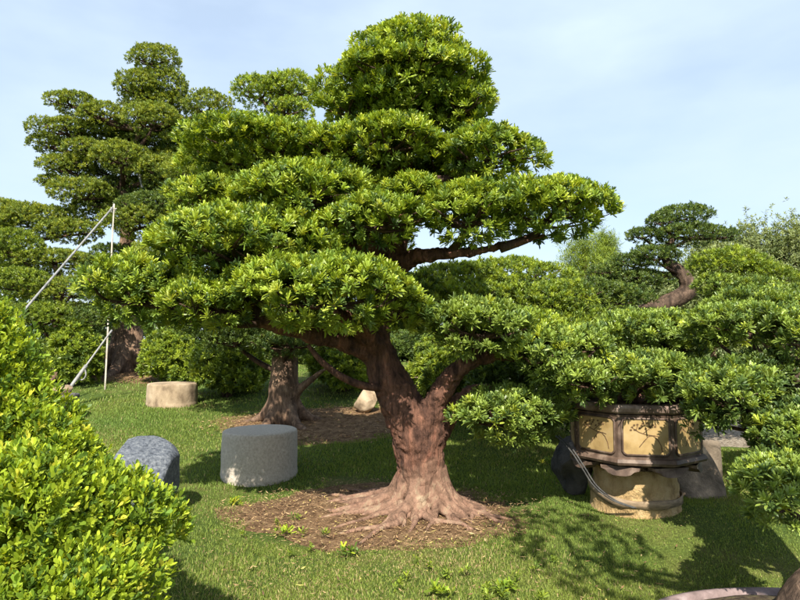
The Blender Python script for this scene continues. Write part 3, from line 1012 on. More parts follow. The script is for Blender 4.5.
for k in range(8):
    a = ph + (k + 0.5) * math.pi / 4
    nrm = np.array([math.sin(a), -math.cos(a), 0])
    tg = np.array([math.cos(a), math.sin(a), 0])
    ctr = np.array(c_) + nrm * apo

    def fp(u, z, off):
        return ctr + tg * u + np.array([0, 0, z]) + nrm * off
    hw_ = side_len / 2 - 0.035
    z0, z1 = 0.112, 0.385
    # ochre panel: a slab with notched corners, proud of the body
    nt = 0.028
    out = [(-hw_ + nt, z0), (hw_ - nt, z0), (hw_ - nt * 0.4, z0 + nt * 0.4), (hw_, z0 + nt), (hw_, z1 - nt), (hw_ - nt * 0.4, z1 - nt * 0.4), (hw_ - nt, z1), (-hw_ + nt, z1), (-hw_ + nt * 0.4, z1 - nt * 0.4), (-hw_, z1 - nt), (-hw_, z0 + nt), (-hw_ + nt * 0.4, z0 + nt * 0.4)]
    n_ = len(out)
    Vv = [fp(u, z, -0.005) for u, z in out] + [fp(u, z, 0.006) for u, z in out]
    f = [[i, (i + 1) % n_, n_ + (i + 1) % n_, n_ + i] for i in range(n_)] + [[n_ + i for i in range(n_)]]
    pn = MB().add(Vv, f).build('panel', M['pot_panel'], pot, smooth=False)
    # raised moulding round the panel
    fr = MB()
    ring = [fp(u * 1.03, (z - 0.2485) * 1.03 + 0.2485, 0.004) for u, z in out]
    ring.append(ring[0])
    fr.tube(ring, [0.0095] * len(ring), 6, 1)
    fr.build('moulding', M['pot_glaze'], pn)
    # painted flowering branch
    ink = MB()

    def stroke(pts, w):
        for (u0, q0), (u1, q1) in zip(pts[:-1], pts[1:]):
            du, dq = u1 - u0, q1 - q0
            ln = math.hypot(du, dq) or 1
            nu, nq = -dq / ln * w / 2, du / ln * w / 2
            ink.add([fp(u0 - nu, q0 - nq, 0.0072), fp(u1 - nu, q1 - nq, 0.0072), fp(u1 + nu, q1 + nq, 0.0072), fp(u0 + nu, q0 + nq, 0.0072),
                     fp(u0 - nu, q0 - nq, 0.0058), fp(u1 - nu, q1 - nq, 0.0058), fp(u1 + nu, q1 + nq, 0.0058), fp(u0 + nu, q0 + nq, 0.0058)],
                    [[0, 1, 2, 3], [7, 6, 5, 4], [0, 4, 5, 1], [1, 5, 6, 2], [2, 6, 7, 3], [3, 7, 4, 0]])
    stroke([(0.12, 0.14), (0.11, 0.19), (0.085, 0.235), (0.05, 0.262), (0.0, 0.268), (-0.05, 0.285), (-0.095, 0.315)], 0.0075)
    stroke([(-0.05, 0.17), (-0.015, 0.215), (0.02, 0.255), (0.06, 0.262), (0.10, 0.255)], 0.007)
    stroke([(-0.02, 0.275), (0.01, 0.30), (0.05, 0.335)], 0.006)
    stroke([(-0.07, 0.295), (-0.06, 0.335)], 0.006)
    for u, q in ((-0.1, 0.322), (-0.085, 0.338), (-0.06, 0.343), (-0.045, 0.318), (-0.03, 0.335), (-0.08, 0.302), (-0.11, 0.30), (0.03, 0.33), (0.055, 0.342), (0.07, 0.33), (0.0, 0.312), (-0.02, 0.352), (0.02, 0.352)):
        stroke([(u - 0.009, q - 0.004), (u + 0.009, q + 0.005)], 0.009)
        stroke([(u - 0.004, q + 0.008), (u + 0.005, q - 0.007)], 0.007)
    ink.build('painted_branch', M['pot_ink'], pn, smooth=False)
# cloud-shaped bracket feet
for k in range(8):
    a = ph + k * math.pi / 4
    nrm = np.array([math.sin(a), -math.cos(a), 0])
    tg = np.array([math.cos(a), math.sin(a), 0])
    ctr = np.array(c_) + nrm * (RP - 0.085)
    prof = [(-0.15, 0.012), (-0.145, -0.012), (-0.11, -0.022), (-0.085, -0.045), (-0.05, -0.056), (0, -0.058), (0.05, -0.056), (0.085, -0.045), (0.11, -0.022), (0.145, -0.012), (0.15, 0.012)]
    n_ = len(prof)
    Vv = [ctr + tg * u - nrm * 0.06 + np.array([0, 0, z]) for u, z in prof] + [ctr + tg * u + nrm * (0.05 - 0.9 * abs(u) * abs(u)) + np.array([0, 0, z]) for u, z in prof]
    f = [[i, i + 1, n_ + i + 1, n_ + i] for i in range(n_ - 1)] + [list(range(n_))[::-1], [n_ + i for i in range(n_)]]
    MB().add(Vv, f).build('foot', M['pot_glaze'], pot, smooth=False)

# the strap slung round the pedestal
mb = MB()
V, f = [], []
ns = 60
for i in range(ns + 1):
    a = -view + R(-150) + i / ns * R(262)
    tt = i / ns
    rr = 0.368 + 0.05 * max(0, 0.40 - tt)
    zc = 0.30 * max(0, (0.5 - tt) / 0.5) ** 1.4 + 0.085 + 0.03 * max(0, tt - 0.7)
    w_ = 0.033 + 0.005 * math.sin(i * 0.5)
    for dr, dz in ((0, -w_), (0.006, -w_), (0.006, w_), (0, w_)):
        V.append([pc[0] + (rr + dr) * math.sin(a), pc[1] - (rr + dr) * math.cos(a), pc[2] + zc + dz])
for i in range(ns):
    for k in range(4):
        f.append([i * 4 + k, i * 4 + (k + 1) % 4, i * 4 + 4 + (k + 1) % 4, i * 4 + 4 + k])
f += [[0, 1, 2, 3], [ns * 4 + 3, ns * 4 + 2, ns * 4 + 1, ns * 4]]
o = mb.add(V, f).build('webbing_strap', M['strap'])
tag(o, 'weathered brown strap slung low around the buff pedestal', 'strap')
for i, (dx, dz_) in enumerate(((0.0, 0.0), (0.05, -0.02))):
    mb = MB()
    mb.tube([P(556 + dx * 60, 436, 5.5), P(570 + dx * 60, 450, 5.05), P(582 + dx * 60, 468, 4.96), P(594 + dx * 60, 486, 4.92), P(612 + dx * 60, 500, 4.87), P(634 + dx * 40, 508, 4.85)], [0.006] * 6, 8, 6)
    o = mb.build('garden_hose', M['hose'])
    tag(o, ['grey hose slanting down left of the pedestal, the outer one', 'grey hose slanting down left of the pedestal, the inner one'][i], 'hose', 'hoses by the pedestal')

# tree in the octagonal pot
bp_ = np.array([pc[0], pc[1] + 0.05, pot_z + 0.44])
clipped_tree('low wide clipped tree whose pads overhang the rim of the octagonal pot', bp_, [bp_, bp_ + [0.03, 0.02, 0.12], bp_ + [-0.05, 0.0, 0.26], bp_ + [0.02, 0.0, 0.40]], [0.13, 0.11, 0.09, 0.06],
             [(650, 334, 64, 22, 5.45), (598, 346, 40, 20, 5.3), (690, 346, 34, 16, 5.3), (588, 380, 50, 22, 4.85), (650, 377, 50, 24, 4.75), (706, 384, 34, 22, 4.85), (632, 372, 64, 26, 5.6, 'dark'), (556, 372, 36, 18, 4.9)],
             dict(Q_SIDE), 'red_bark', 121, lim=0.03, flare=0)

# ------------------------------------------------------------------ stones
def rock(name, label, c, r, mat, seed, cat='rock', cuts=9, freq=2.2, amp=0.16, group=None, sub=5, taper=0.0):
    import bmesh
    bm = bmesh.new()
    bmesh.ops.create_icosphere(bm, subdivisions=sub, radius=1)
    V = np.array([v.co[:] for v in bm.verts])
    g = np.random.default_rng(seed)
    for k in range(cuts):
        n = unit(g.normal(size=3))
        d = g.uniform(0.62, 0.9)
        s = V @ n - d
        V -= np.outer(np.clip(s, 0, None) * 0.9, n)
    nrm = unit(V)
    V = V + nrm * (amp * sn(V, freq, seed) + amp * 0.35 * sn(V, freq * 3.3, seed + 1) + amp * 0.12 * sn(V, freq * 9, seed + 2))[:, None]
    V[:, :2] *= (1 - taper * V[:, 2:3] * 0.8)
    V = V * np.array(r) + np.array(c)
    for v, co in zip(bm.verts, V):
        v.co = co
    me = bpy.data.meshes.new(name)
    bm.to_mesh(me)
    bm.free()
    me.polygons.foreach_set('use_smooth', np.ones(len(me.polygons), dtype=bool))
    return tag(link(name, me, mat), label, cat, group)


def drum(label, px, d, rad, h, mat, seed, group):
    x = (px - 400) / F * d
    z = float(gz(x, d))
    g = np.random.default_rng(seed)
    seg = 64
    prof = [(0.01, -0.08), (rad * 0.99, -0.08), (rad * 1.01, 0.02), (rad * 1.0, 0.15 * h), (rad * 1.005, 0.4 * h), (rad * 1.0, 0.7 * h), (rad * 0.99, 0.93 * h), (rad * 0.975, 0.98 * h), (rad * 0.94, h), (rad * 0.6, h + 0.004), (rad * 0.3, h), (0.01, h - 0.004)]
    pts = []
    for i in range(len(prof) - 1):
        for k in range(4):
            t = k / 4
            pts.append((prof[i][0] * (1 - t) + prof[i + 1][0] * t, prof[i][1] * (1 - t) + prof[i + 1][1] * t))
    pts.append(prof[-1])
    mb = MB().lathe(pts, (0, 0, 0), seg)
    v = mb.v[0]
    nrm = v * np.array([1, 1, 0.0])
    v += unit(nrm + 1e-6) * (0.010 * sn(v, 5, seed) + 0.003 * sn(v, 30, seed + 1))[:, None] * np.clip(np.linalg.norm(nrm, axis=1) / rad, 0, 1)[:, None]
    v[:, 2] += 0.006 * sn(v, 6, seed + 3) * (v[:, 2] > 0.5 * h)
    v += np.array([x, d, z])
    o = mb.build('stone_drum', mat)
    return tag(o, label, 'stone stool', group)


drum('grey cut stone drum on the lawn left of the big red-barked tree', 262, 6.55, 0.40, 0.47, M['drum_stone'], 5, 'stone drum stools on the lawn')
drum('pale sandstone drum on the lawn near the propped tree', 174, 10.3, 0.41, 0.36, M['sand_stone'], 8, 'stone drum stools on the lawn')
c = P(143, 476, 5.2)
rock('granite_boulder', 'mottled blue-grey granite boulder half hidden behind the front shrub', [c[0], c[1], c[2] - 0.05], [0.36, 0.42, 0.40], M['granite'], 19, 'boulder', 14, 1.8, 0.06)
x, y = 2.55, 6.1
c = P(694, 496, 5.75)
rock('sloping_rock', 'weathered brown rock sloping to the grass right of the pedestal', [c[0], c[1] + 0.2, c[2] + 0.1], [0.36, 0.34, 0.52], M['weathered_rock'], 23, 'rock', 5, 1.8, 0.10, None, 5, 0.55)
c = P(711, 452, 6.4)
mb = MB()
mb.lathe([(0.02, -0.5), (0.105, -0.5), (0.10, -0.1), (0.092, 0.08), (0.08, 0.12), (0.02, 0.13)], c, 20)
tag(mb.build('stone_post', M['post_stone']), 'short upright brown stone post behind the sloping rock', 'post')
c = P(566, 470, 5.7)
rock('dark_rock', 'black rock in the shade left of the pedestal', [c[0] + 0.06, c[1], c[2] + 0.02], [0.22, 0.24, 0.28], M['dark_rock'], 27, 'rock', 9, 2.4, 0.22)
c = P(368, 398, 9.6)
rock('sandstone_boulder', 'sunlit tan boulder between the brown trunk and the red trunk', [c[0], c[1], c[2] - 0.05], [0.2, 0.22, 0.2], M['sand_stone'], 33, 'boulder')
c = P(412, 384, 10.2)
rock('sandstone_boulder', 'sunlit tan boulder showing through the fork of the red trunk', [c[0], c[1], c[2] - 0.05], [0.2, 0.22, 0.3], M['sand_stone'], 35, 'boulder')
c = P(180, 372, 12.0)
rock('sandstone_boulder', 'small pale boulder under the bright bush left of the sandstone drum', [c[0] + 1.5, c[1], c[2] - 0.1], [0.2, 0.2, 0.16], M['sand_stone'], 37, 'boulder')

# small grey pot with a stone, far left
c = P(55, 368, 9.0)
c[2] = float(gz(c[0], c[1]))
gpot = empty('garden_pot', c, 'small dark grey pot behind the bright front shrub', 'pot')
MB().lathe([(0.02, 0), (0.22, 0), (0.25, 0.1), (0.30, 0.30), (0.30, 0.34), (0.26, 0.34), (0.25, 0.28), (0.02, 0.28)], c, 24).build('body', M['grey_pot'], gpot)
MB().lathe([(0.29, 0.335), (0.335, 0.335), (0.34, 0.36), (0.335, 0.385), (0.28, 0.385), (0.29, 0.335)], c, 24, closed=False).build('rim', M['grey_pot'], gpot)
rock('sandstone_boulder', 'small tan stone resting in the dark grey pot', [c[0] + 0.1, c[1], c[2] + 0.42], [0.2, 0.15, 0.12], M['sand_stone'], 39, 'stone', sub=4)

# ------------------------------------------------------------------ poles and stays at the left tree
def pole(label, a, b, r, mat, name='support_pole', group='poles propping the tall tree'):
    mb = MB().tube([a, (np.array(a) + np.array(b)) / 2, b], [r, r, r], 12, 4)
    return tag(mb.build(name, M[mat]), label, 'pole', group)


lo = P(2, 336, 9.0)
hi = P(114, 206, 12.3)
far_dir = (lo - hi)
lo2 = hi + far_dir * ((hi[2] - 0.55) / max(hi[2] - lo[2], 0.1))
pole('long pale pole slanting up to the tall tree trunk', lo2, hi, 0.019, 'pole')
a = P(114, 206, 13.5)
bb = P(105, 388, 11.6)
bb[2] = float(gz(bb[0], bb[1])) - 0.1
pole('thin upright prop stick meeting the top of the long slanting pole', bb, P(114, 204, 12.28), 0.017, 'bamboo', 'prop_stick')
pole('short pale prop leaning against the upper trunk of the tall tree', P(148, 204, 13.5), P(136, 166, 13.6), 0.03, 'pole')
st = P(54, 384, 10.0)
st[2] = float(gz(st[0], st[1])) - 0.05
e = P(112, 330, 10.6)
pole('pale tent-peg style stay slanting from the lawn with a hook on it', st, e, 0.016, 'pole', 'stay_pole')
tie = MB()
for k in range(3):
    an = np.linspace(0, 6.283, 17)
    cc = hi + np.array([0.0, -0.01, -0.06 - 0.03 * k])
    tie.tube(np.stack([cc[0] - 0.03 * k * 0.5 + 0.05 * np.cos(an), cc[1] + 0.05 * np.sin(an), cc[2] + 0.012 * np.sin(an * 2)], 1), [0.012] * 17, 6, 1)
tie.build('rope_tie', M['rope'], scene.collection.objects['support_pole'])
sl = bpy.context.scene.collection.objects.get('stay_pole')
mb = MB()
s1, s2 = st * 0.78 + e * 0.22, st * 0.45 + e * 0.55
mb.tube([s1, (s1 + s2) / 2, s2], [0.03, 0.03, 0.03], 10, 3)
hk = s2 * 0.9 + s1 * 0.1
mb.tube([hk, hk + np.array([0.04, -0.02, -0.12]), hk + np.array([-0.02, -0.02, -0.2]), hk + np.array([-0.12, -0.02, -0.17])], [0.013] * 4, 7, 4)
mb.build('sleeve', M['pole'], sl)
top = st * 0.86 + e * 0.14
gd = np.array([top[0] - 0.02, top[1] - 0.15, 0])
gd[2] = float(gz(gd[0], gd[1]))
mb = MB().tube([top + [0, 0, 0.03], (top + gd) / 2 + [0.02, 0, 0], gd], [0.014] * 3, 7, 5)
tag(mb.build('rope', M['rope']), 'pale rope hanging from the slanting stay to the grass', 'rope')

# ------------------------------------------------------------------ right: tree in the oval tray
TC = np.array([2.17, 3.3, 0.0])
TC[2] = float(gz(TC[0], TC[1]))
tray = empty('oval_tray', TC, 'pinkish grey oval clay tray at the bottom right corner', 'tray')
seg = 64


def oval(prof, c, ax, ay, mat, name, parent, bumpy=0.0):
    ang = np.arange(seg) * 2 * math.pi / seg
    V = []
    for s, z in prof:
        V.append(np.stack([c[0] + (ax + s) * np.cos(ang) * (1 if s > -0.6 else 1), c[1] + (ay + s) * np.sin(ang), np.full(seg, c[2] + z)], 1))
    V = np.concatenate(V)
    if bumpy:
        V[:, 2] += bumpy * sn(V, 14, 3) + bumpy * 0.6 * sn(V, 35, 4)
    n = len(prof)
    f = []
    for i in range(n - 1):
        for k in range(seg):
            a, b = i * seg + k, i * seg + (k + 1) % seg
            f.append([a, b, b + seg, a + seg])
    f.append(list(range(seg))[::-1])
    f.append([(n - 1) * seg + k for k in range(seg)])
    return MB().add(V, f).build(name, M[mat], parent)


tz = 0.14
oval([(-0.12, 0), (-0.06, 0.0), (-0.03, 0.06), (0, tz - 0.02), (0.012, tz), (0.008, tz + 0.018), (-0.02, tz + 0.024), (-0.045, tz + 0.016), (-0.055, tz - 0.03), (-0.2, tz - 0.05)], TC, 0.86, 0.50, 'tray_clay', 'body', tray)
oval([(-0.04, tz - 0.04), (-0.055, tz - 0.005), (-0.12, tz + 0.012), (-0.22, tz + 0.03), (-0.32, tz + 0.045), (-0.40, tz + 0.05), (-0.48, tz + 0.055)], TC, 0.86, 0.50, 'soil', 'soil', tray, 0.012)
bt = TC + np.array([0.02, 0.0, tz + 0.03])
tray_tree = clipped_tree('clipped tree with a swollen brown trunk growing in the oval tray', bt, [bt + [0, 0, -0.04], bt + [0.02, 0, 0.08], bt + [0.10, 0.03, 0.18], bt + [0.26, 0.1, 0.34], bt + [0.44, 0.25, 0.6], bt + [0.54, 0.6, 0.95], bt + [0.5, 0.9, 1.3]],
                         [0.20, 0.175, 0.145, 0.10, 0.085, 0.07, 0.04],
                         [(778, 494, 46, 34, 3.35), (792, 440, 40, 26, 3.7), (724, 396, 50, 32, 4.05), (704, 416, 28, 20, 4.15, 'dark'), (768, 414, 36, 28, 4.3, 'dark'), (792, 402, 40, 24, 4.4), (762, 378, 44, 24, 4.35, 'dark'), (795, 446, 34, 28, 3.95, 'dark'), (778, 455, 28, 24, 3.8, 'dark'), (806, 462, 42, 34, 3.7, 'dark'), (792, 424, 44, 24, 3.85, 'dark'), (774, 472, 34, 20, 3.6, 'dark'), (748, 326, 60, 19, 4.5), (805, 336, 44, 22, 4.2), (715, 336, 34, 14, 4.7), (752, 306, 44, 12, 5.4), (800, 314, 40, 13, 5.2), (815, 400, 40, 40, 4.2, 'dark')],
                         dict(Q_SIDE, L=0.062, W=0.0115, dens=360), 'dark_bark', 131, lim=0.022, flare=6, voxel=0.02)
c = TC + np.array([-0.24, -0.12, tz + 0.03])
rock('stump_stone', 'small pinkish stone lying on the soil of the oval tray', c, [0.10, 0.07, 0.05], M['tray_clay'], 43, 'stone', sub=4)
bush('dark green shrub filling the gap behind the right-hand pads', 800, 400, 46, 42, 6.6, 'dark', 67, q=Q_MID, n=9)

# ------------------------------------------------------------------ front left shrub
sc0 = P(20, 520, 2.55)
sb = np.array([-1.5, 2.7, float(gz(-1.5, 2.7))])
shrub = empty('front_shrub', sb, 'bright yellow-green small-leaved shrub filling the lower left corner', 'shrub')
gs = np.random.default_rng(77)
q_s = dict(dens=1050, n=8, L=0.038, W=0.0140, pal='shrub', nl=9, inner=0.6, shape='obov', tmin=12, tmax=58, droop=0.04, up=0.5, stem=0.05, mat='shrub_leaf', zmin=-0.55)
for (px, py, hw, hh, d) in ((-45, 392, 70, 92, 2.95), (14, 460, 58, 64, 2.85), (44, 480, 62, 54, 2.8), (92, 522, 80, 44, 2.65), (10, 520, 85, 60, 2.35), (70, 590, 78, 42, 2.3), (-60, 470, 90, 100, 2.7), (20, 610, 80, 50, 2.15)):
    c, r = pxpad(px, py, hw, hh, d)
    pad(shrub, c, r, gs, q_s, 'foliage_clump')
mb = MB()
for k in range(26):
    a = gs.uniform(0, 6.28)
    e = P(gs.uniform(-20, 120), gs.uniform(470, 590), gs.uniform(2.4, 2.7))
    s = sb + np.array([gs.normal(0, 0.08), gs.normal(0, 0.08), -0.05])
    m_ = s * 0.5 + e * 0.5 + gs.normal(0, 0.05, 3)
    mb.tube([s, m_, e], [0.014, 0.009, 0.004], 6, 5)
mb.build('stem', M['twig'], shrub)

# ------------------------------------------------------------------ unseen tree added beside the camera to shade the front lawn
ob = np.array([3.75, 0.5, float(gz(3.75, 0.5))])
over = empty('podocarpus_tree', ob, 'unseen clipped tree added just outside the frame to cast shade across the front lawn', 'tree')
go = np.random.default_rng(88)
mo = MB()
mo.tube([ob + [0, 0, -0.1], ob + [-0.1, 0.1, 1.4], ob + [-0.3, 0.0, 2.6], ob + [-1.2, 0.2, 3.0], ob + [-2.6, 0.55, 3.3]], [0.3, 0.24, 0.18, 0.10, 0.04], 12, 5, 0.1, 7, 3)
remeshed(mo, 'trunk', M['brown_bark'], over, 0.03, 0.02, 0.08)
for dx, dy, dz, rx, ry in ((-2.78, 0.75, 3.4, 0.50, 0.95), (-0.3, -0.9, 4.4, 0.8, 0.8), (0.5, -0.2, 4.0, 0.8, 0.8)):
    cc, rr_ = ob + np.array([dx, dy, dz]), np.array([rx, ry, 0.3])
    pad(over, cc, rr_, go, dict(Q_BACK, dens=70, nl=11, size=0.36, spread=0.85, inner=0.2))
    branch(over, ob + np.array([-0.6, 0.1, 2.75]), cc, rr_, 0.04, go, 'twig', 5)

# ------------------------------------------------------------------ far trees
def loose_tree(label, px, top, hw, d, seed, pal='pale', name='background_tree', group=None, wisp=False):
    x = (px - 400) / F * d
    base = np.array([x, d, float(gz(x, d))])
    tz_ = P(px, top, d)[2]
    root = empty(name, base, label, 'tree', group)
    g = np.random.default_rng(seed)
    H = tz_ - base[2]
    w_ = hw * mpp(d)
    mb = MB()
    mb.tube([base, base + [0.1, 0, H * 0.4], base + [-0.05, 0, H * 0.75], base + [0, 0, H * 0.95]], [0.16, 0.12, 0.05, 0.015] if not wisp else [0.10, 0.07, 0.03, 0.01], 9, 5, 0.08)
    C = []
    nc = 34
    for i in range(nc):
        t = (i + 0.5) / nc
        h = H * (0.25 + 0.72 * t)
        wr = w_ * (math.sin(math.pi * min(1, 0.28 + 0.72 * t)) ** 0.7) if not wisp else w_ * (1.05 - t) ** 0.8
        a = i * 2.4
        rr = wr * g.uniform(0.35, 0.95)
        p = base + np.array([math.cos(a) * rr, math.sin(a) * rr, h])
        C.append(p)
        mb.tube([base + [0, 0, h * 0.8], (base + [0, 0, h] + p) / 2 + [0, 0, -0.1], p], [0.05, 0.03, 0.01], 5, 3)
    mb.build('trunk', M['brown_bark'], root)
    pts, axs = [], []
    for p in C:
        n = 110 if not wisp else 90
        s = np.array([0.30, 0.30, 0.36]) * w_ * (0.55 if wisp else 1)
        dd = g.normal(size=(n, 3)) * s * 0.6
        pts.append(p + dd)
        axs.append(unit(dd + np.array([0, 0, 0.5 * w_]) + g.normal(0, 0.3 * w_, dd.shape)))
    V, cn, lp, col = leaf_arrays(np.concatenate(pts), np.concatenate(axs), g, 8, 0.16 * (1.5 if wisp else 1), 0.05 if not wisp else 0.018, 10, 95, 0.2, pal, 'diamond', 0.1)
    link('crown', np_mesh('crown', V, cn, lp, col), M['far_leaf'], root)
    return root


loose_tree('wispy upright tree standing alone against the sky behind the right branch', 586, 238, 66, 22, 201, 'bush', wisp=True)
loose_tree('small wispy treetop beside the lone wispy tree', 608, 234, 36, 23, 202, 'bush', wisp=True)
for i, (px, top, hw, d, lb) in enumerate(((712, 244, 52, 22, 'pale bushy tree just right of the zigzag-trunk tree top'), (752, 234, 52, 24, 'tallest pale bushy tree right of the domed tree'), (797, 230, 54, 23, 'pale bushy tree at the right edge of the treeline'), (840, 240, 40, 24, 'pale bushy tree cut off by the right edge'),
                                            (668, 290, 40, 26, 'pale bushy tree low behind the bare zigzag trunk'), (560, 300, 40, 26, 'pale bushy tree low behind the wispy tree'))):
    loose_tree(lb, px, top, hw, d, 210 + i, 'pale', group='pale trees behind the garden')

# far-off wood reading as one mass
gw = np.random.default_rng(9)
n = 9000
ang = gw.uniform(R(-58), R(58), n)
dist = gw.uniform(30, 38, n)
hgt = 0.9 + gw.uniform(0, 1, n) ** 0.8 * (3.4 + 0.9 * np.sin(ang * 17) + 0.6 * np.sin(ang * 41))
C = np.stack([np.sin(ang) * dist, np.cos(ang) * dist, hgt], 1)
A = unit(gw.normal(0, 0.6, (n, 3)) + np.array([0, -0.4, 0.8]))
V, cn, lp, col = leaf_arrays(C, A, gw, 7, 0.42, 0.16, 10, 95, 0.2, 'dark', 'diamond', 0.2)
tag(link('far_woods', np_mesh('far_woods', V, cn, lp, col), M['far_leaf']), kind='stuff')

# ------------------------------------------------------------------ grass, leaf litter, weeds
def in_ring(x, y, s=1.0):
    m = np.zeros(len(x), bool)
    for cx, cy_, rx, ry in RINGS:
        m |= (((x - cx) / (rx * s)) ** 2 + ((y - cy_) / (ry * s)) ** 2) < 1
    return m


def blades(n, y0, y1, hgt, wid, seed):
    g = np.random.default_rng(seed)
    y = y0 + (y1 - y0) * g.uniform(0, 1, n)
    x = g.uniform(-1, 1, n) * (0.75 * y + 0.5)
    p3 = np.stack([x, y, np.zeros(n)], 1)
    edge = 0.90 + 0.36 * sn(p3, 4, 5) + 0.28 * sn(p3, 15, 6)
    ok = ~in_ring(x, y, 1.0) | (g.uniform(0, 1, n) < 0.02)
    cxr = np.zeros(n, bool)
    for cx, cy_, rx, ry in RINGS:
        rr = ((x - cx) / rx) ** 2 + ((y - cy_) / ry) ** 2
        cxr |= rr < edge ** 2
    ok = ~cxr | (g.uniform(0, 1, n) < 0.05)
    ok &= ((x - 6.0) / 3.5) ** 2 + ((y - 9.4) / 1.42) ** 2 > 1
    ok &= ((x - TC[0]) / 0.85) ** 2 + ((y - TC[1]) / 0.49) ** 2 > 1
    bare = sn(p3, 2.6, 8) + 0.5 * sn(p3, 7, 9)
    ok &= g.uniform(-0.2, 1.0, n) > bare * 0.9 - 0.1
    x, y, p3 = x[ok], y[ok], p3[ok]
    n = len(x)
    z = gz(x, y)
    b = np.stack([x, y, z - 0.004], 1)
    a = g.uniform(0, 6.28, n)
    tall = 1 + 0.45 * sn(p3, 3.0, 12) + 0.35 * sn(p3, 11, 13)
    h = hgt * g.uniform(0.5, 1.3, n) * tall
    lean = g.uniform(0.15, 0.9, n) * h
    tip = b + np.stack([np.cos(a) * lean, np.sin(a) * lean, h], 1)
    wv = np.stack([-np.sin(a), np.cos(a), np.zeros(n)], 1) * (wid * 0.5 * g.uniform(0.7, 1.3, n))[:, None]
    mid = b + (tip - b) * 0.55 + np.array([0, 0, 1.0]) * (0.12 * h)[:, None]
    V = np.stack([b - wv, b + wv, mid + wv * 0.8, tip, mid - wv * 0.8], 1).reshape(-1, 3)
    loops = np.arange(n * 5)
    green = np.array([0.138, 0.218, 0.044])
    olive = np.array([0.185, 0.23, 0.045])
    straw = np.array([0.33, 0.27, 0.13])
    t = np.clip(0.5 + 0.7 * sn(p3, 2.2, 20), 0, 1)[:, None]
    col = green * (1 - t) + olive * t
    s = (g.uniform(0, 1, n) < 0.035 + 0.4 * np.clip(sn(p3, 3.2, 21) - 0.12, 0, 1) + 0.45 * np.exp(-(((x - 0.25) ** 2) / 0.35 + ((y - 4.2) ** 2) / 0.12)))[:, None]
    col = np.where(s, straw, col) * g.uniform(0.65, 1.35, (n, 1))
    return V, np.full(n, 5), loops, np.repeat(col, 5, axis=0)


parts = [blades(300000, 2.2, 6.0, 0.025, 0.0046, 1), blades(160000, 6.0, 10.0, 0.032, 0.0075, 2), blades(90000, 10.0, 18.0, 0.042, 0.013, 3)]
off, VV, CN, LP, CO = 0, [], [], [], []
for V, cn, lp, col in parts:
    VV.append(V)
    CN.append(cn)
    LP.append(lp + off)
    CO.append(col)
    off += len(V)
tag(link('grass', np_mesh('grass', np.concatenate(VV), np.concatenate(CN), np.concatenate(LP), np.concatenate(CO)), M['grass']), kind='stuff')


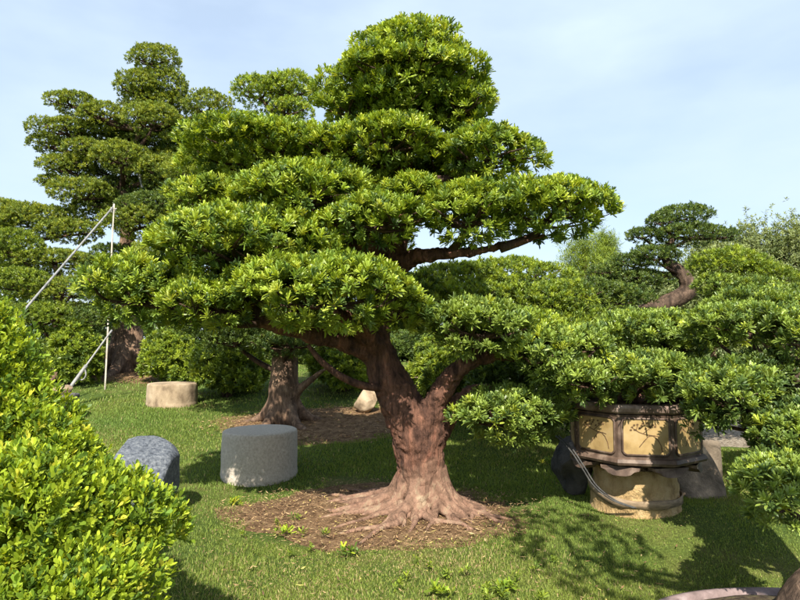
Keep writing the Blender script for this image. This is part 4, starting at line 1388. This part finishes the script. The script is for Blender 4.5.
def litter(seed, n_list):
    g = np.random.default_rng(seed)
    xs, ys = [], []
    for (cx, cy_, rx, ry), n in zip(RINGS, n_list):
        a = g.uniform(0, 6.28, n)
        r = np.sqrt(g.uniform(0.0, 1, n)) * (1 + 0.22 * g.normal(0, 0.5, n))
        xs.append(cx + rx * r * np.cos(a))
        ys.append(cy_ + ry * r * np.sin(a))
    n = 700
    xs.append(g.uniform(-1.4, 2.2, n))
    ys.append(g.uniform(3.2, 5.0, n))
    x, y = np.concatenate(xs), np.concatenate(ys)
    n = len(x)
    big = np.where(y > 7, 1.5, 1.0)
    L = (0.012 + 0.05 * g.uniform(0, 1, n) ** 2.2) * big
    W = g.uniform(0.005, 0.011, n) * big
    a = g.uniform(0, 6.28, n)
    tl = g.normal(0, 0.22, n)
    d = np.stack([np.cos(a) * np.cos(tl), np.sin(a) * np.cos(tl), np.sin(tl)], 1)
    w = np.stack([-np.sin(a), np.cos(a), g.normal(0, 0.3, n)], 1)
    c = np.stack([x, y, gz(x, y) + 0.03 + g.uniform(0, 0.02, n)], 1)
    L, W = L[:, None], W[:, None]
    V = np.stack([c - d * L / 2, c - w * W / 2 + [0, 0, -0.002], c + d * L / 2, c + w * W / 2 + [0, 0, -0.002]], 1).reshape(-1, 3)
    pal = np.array([[0.30, 0.19, 0.10], [0.36, 0.25, 0.13], [0.20, 0.115, 0.06], [0.10, 0.06, 0.035], [0.48, 0.40, 0.12], [0.40, 0.29, 0.16]])
    col = pal[g.choice(6, n, p=[0.25, 0.2, 0.22, 0.15, 0.06, 0.12])] * g.uniform(0.8, 1.2, (n, 1))
    return V, np.full(n, 4), np.arange(n * 4), np.repeat(col, 4, axis=0)


V, cn, lp, col = litter(4, [4200, 3500, 3000])
tag(link('leaf_litter', np_mesh('leaf_litter', V, cn, lp, col), M['litter']), kind='stuff')

gwd = np.random.default_rng(15)
WEEDS = [(350, 553, 'bright green seedling at the front edge of the leaf litter'), (285, 535, 'pale seedling in the leaf litter left of the red trunk'), (440, 590, 'leafy weed clump at the bottom edge below the red trunk'), (500, 585, 'weed tuft at the bottom edge right of the leafy clump'), (238, 505, 'small weed beside the foot of the grey stone drum'), (545, 470, 'thin weed below the lowest right-hand pad')]
gq = np.random.default_rng(23)
for k in range(16):
    WEEDS.append((gq.uniform(395, 560), gq.uniform(555, 600), 'small weed among the dry grass at the bottom edge'))
for k in range(7):
    WEEDS.append((gq.uniform(230, 330), gq.uniform(515, 560), 'small weed along the left rim of the leaf litter'))
for px, py, lb in WEEDS:
    b = (py - 340) / F
    d = CAM_H / b
    x = (px - 400) / F * d
    z = float(gz(x, d))
    n = 7
    small = 'small weed a' in lb
    n = 5 if small else 7
    C = np.array([[x, d, z]]) + gwd.normal(0, 0.012 if small else 0.03, (n, 3)) * [1, 1, 0]
    C[:, 2] += gwd.uniform(0.02, 0.05, n)
    A = unit(gwd.normal(0, 0.25, (n, 3)) + [0, 0, 1])
    V, cn, lp, col = leaf_arrays(C, A, gwd, 6, gwd.uniform(0.025, 0.05) if small else 0.06, 0.009 if small else 0.016, 20, 80, 0.1, 'bush' if small else 'shrub', 'lance', 0.02)
    tag(link('weed', np_mesh('weed', V, cn, lp, col), M['shrub_leaf']), lb, 'weed', 'weeds among the dry grass' if 'bottom edge' in lb and 'small' in lb else 'weeds along the litter rim' if 'rim of' in lb else 'weeds round the leaf litter')
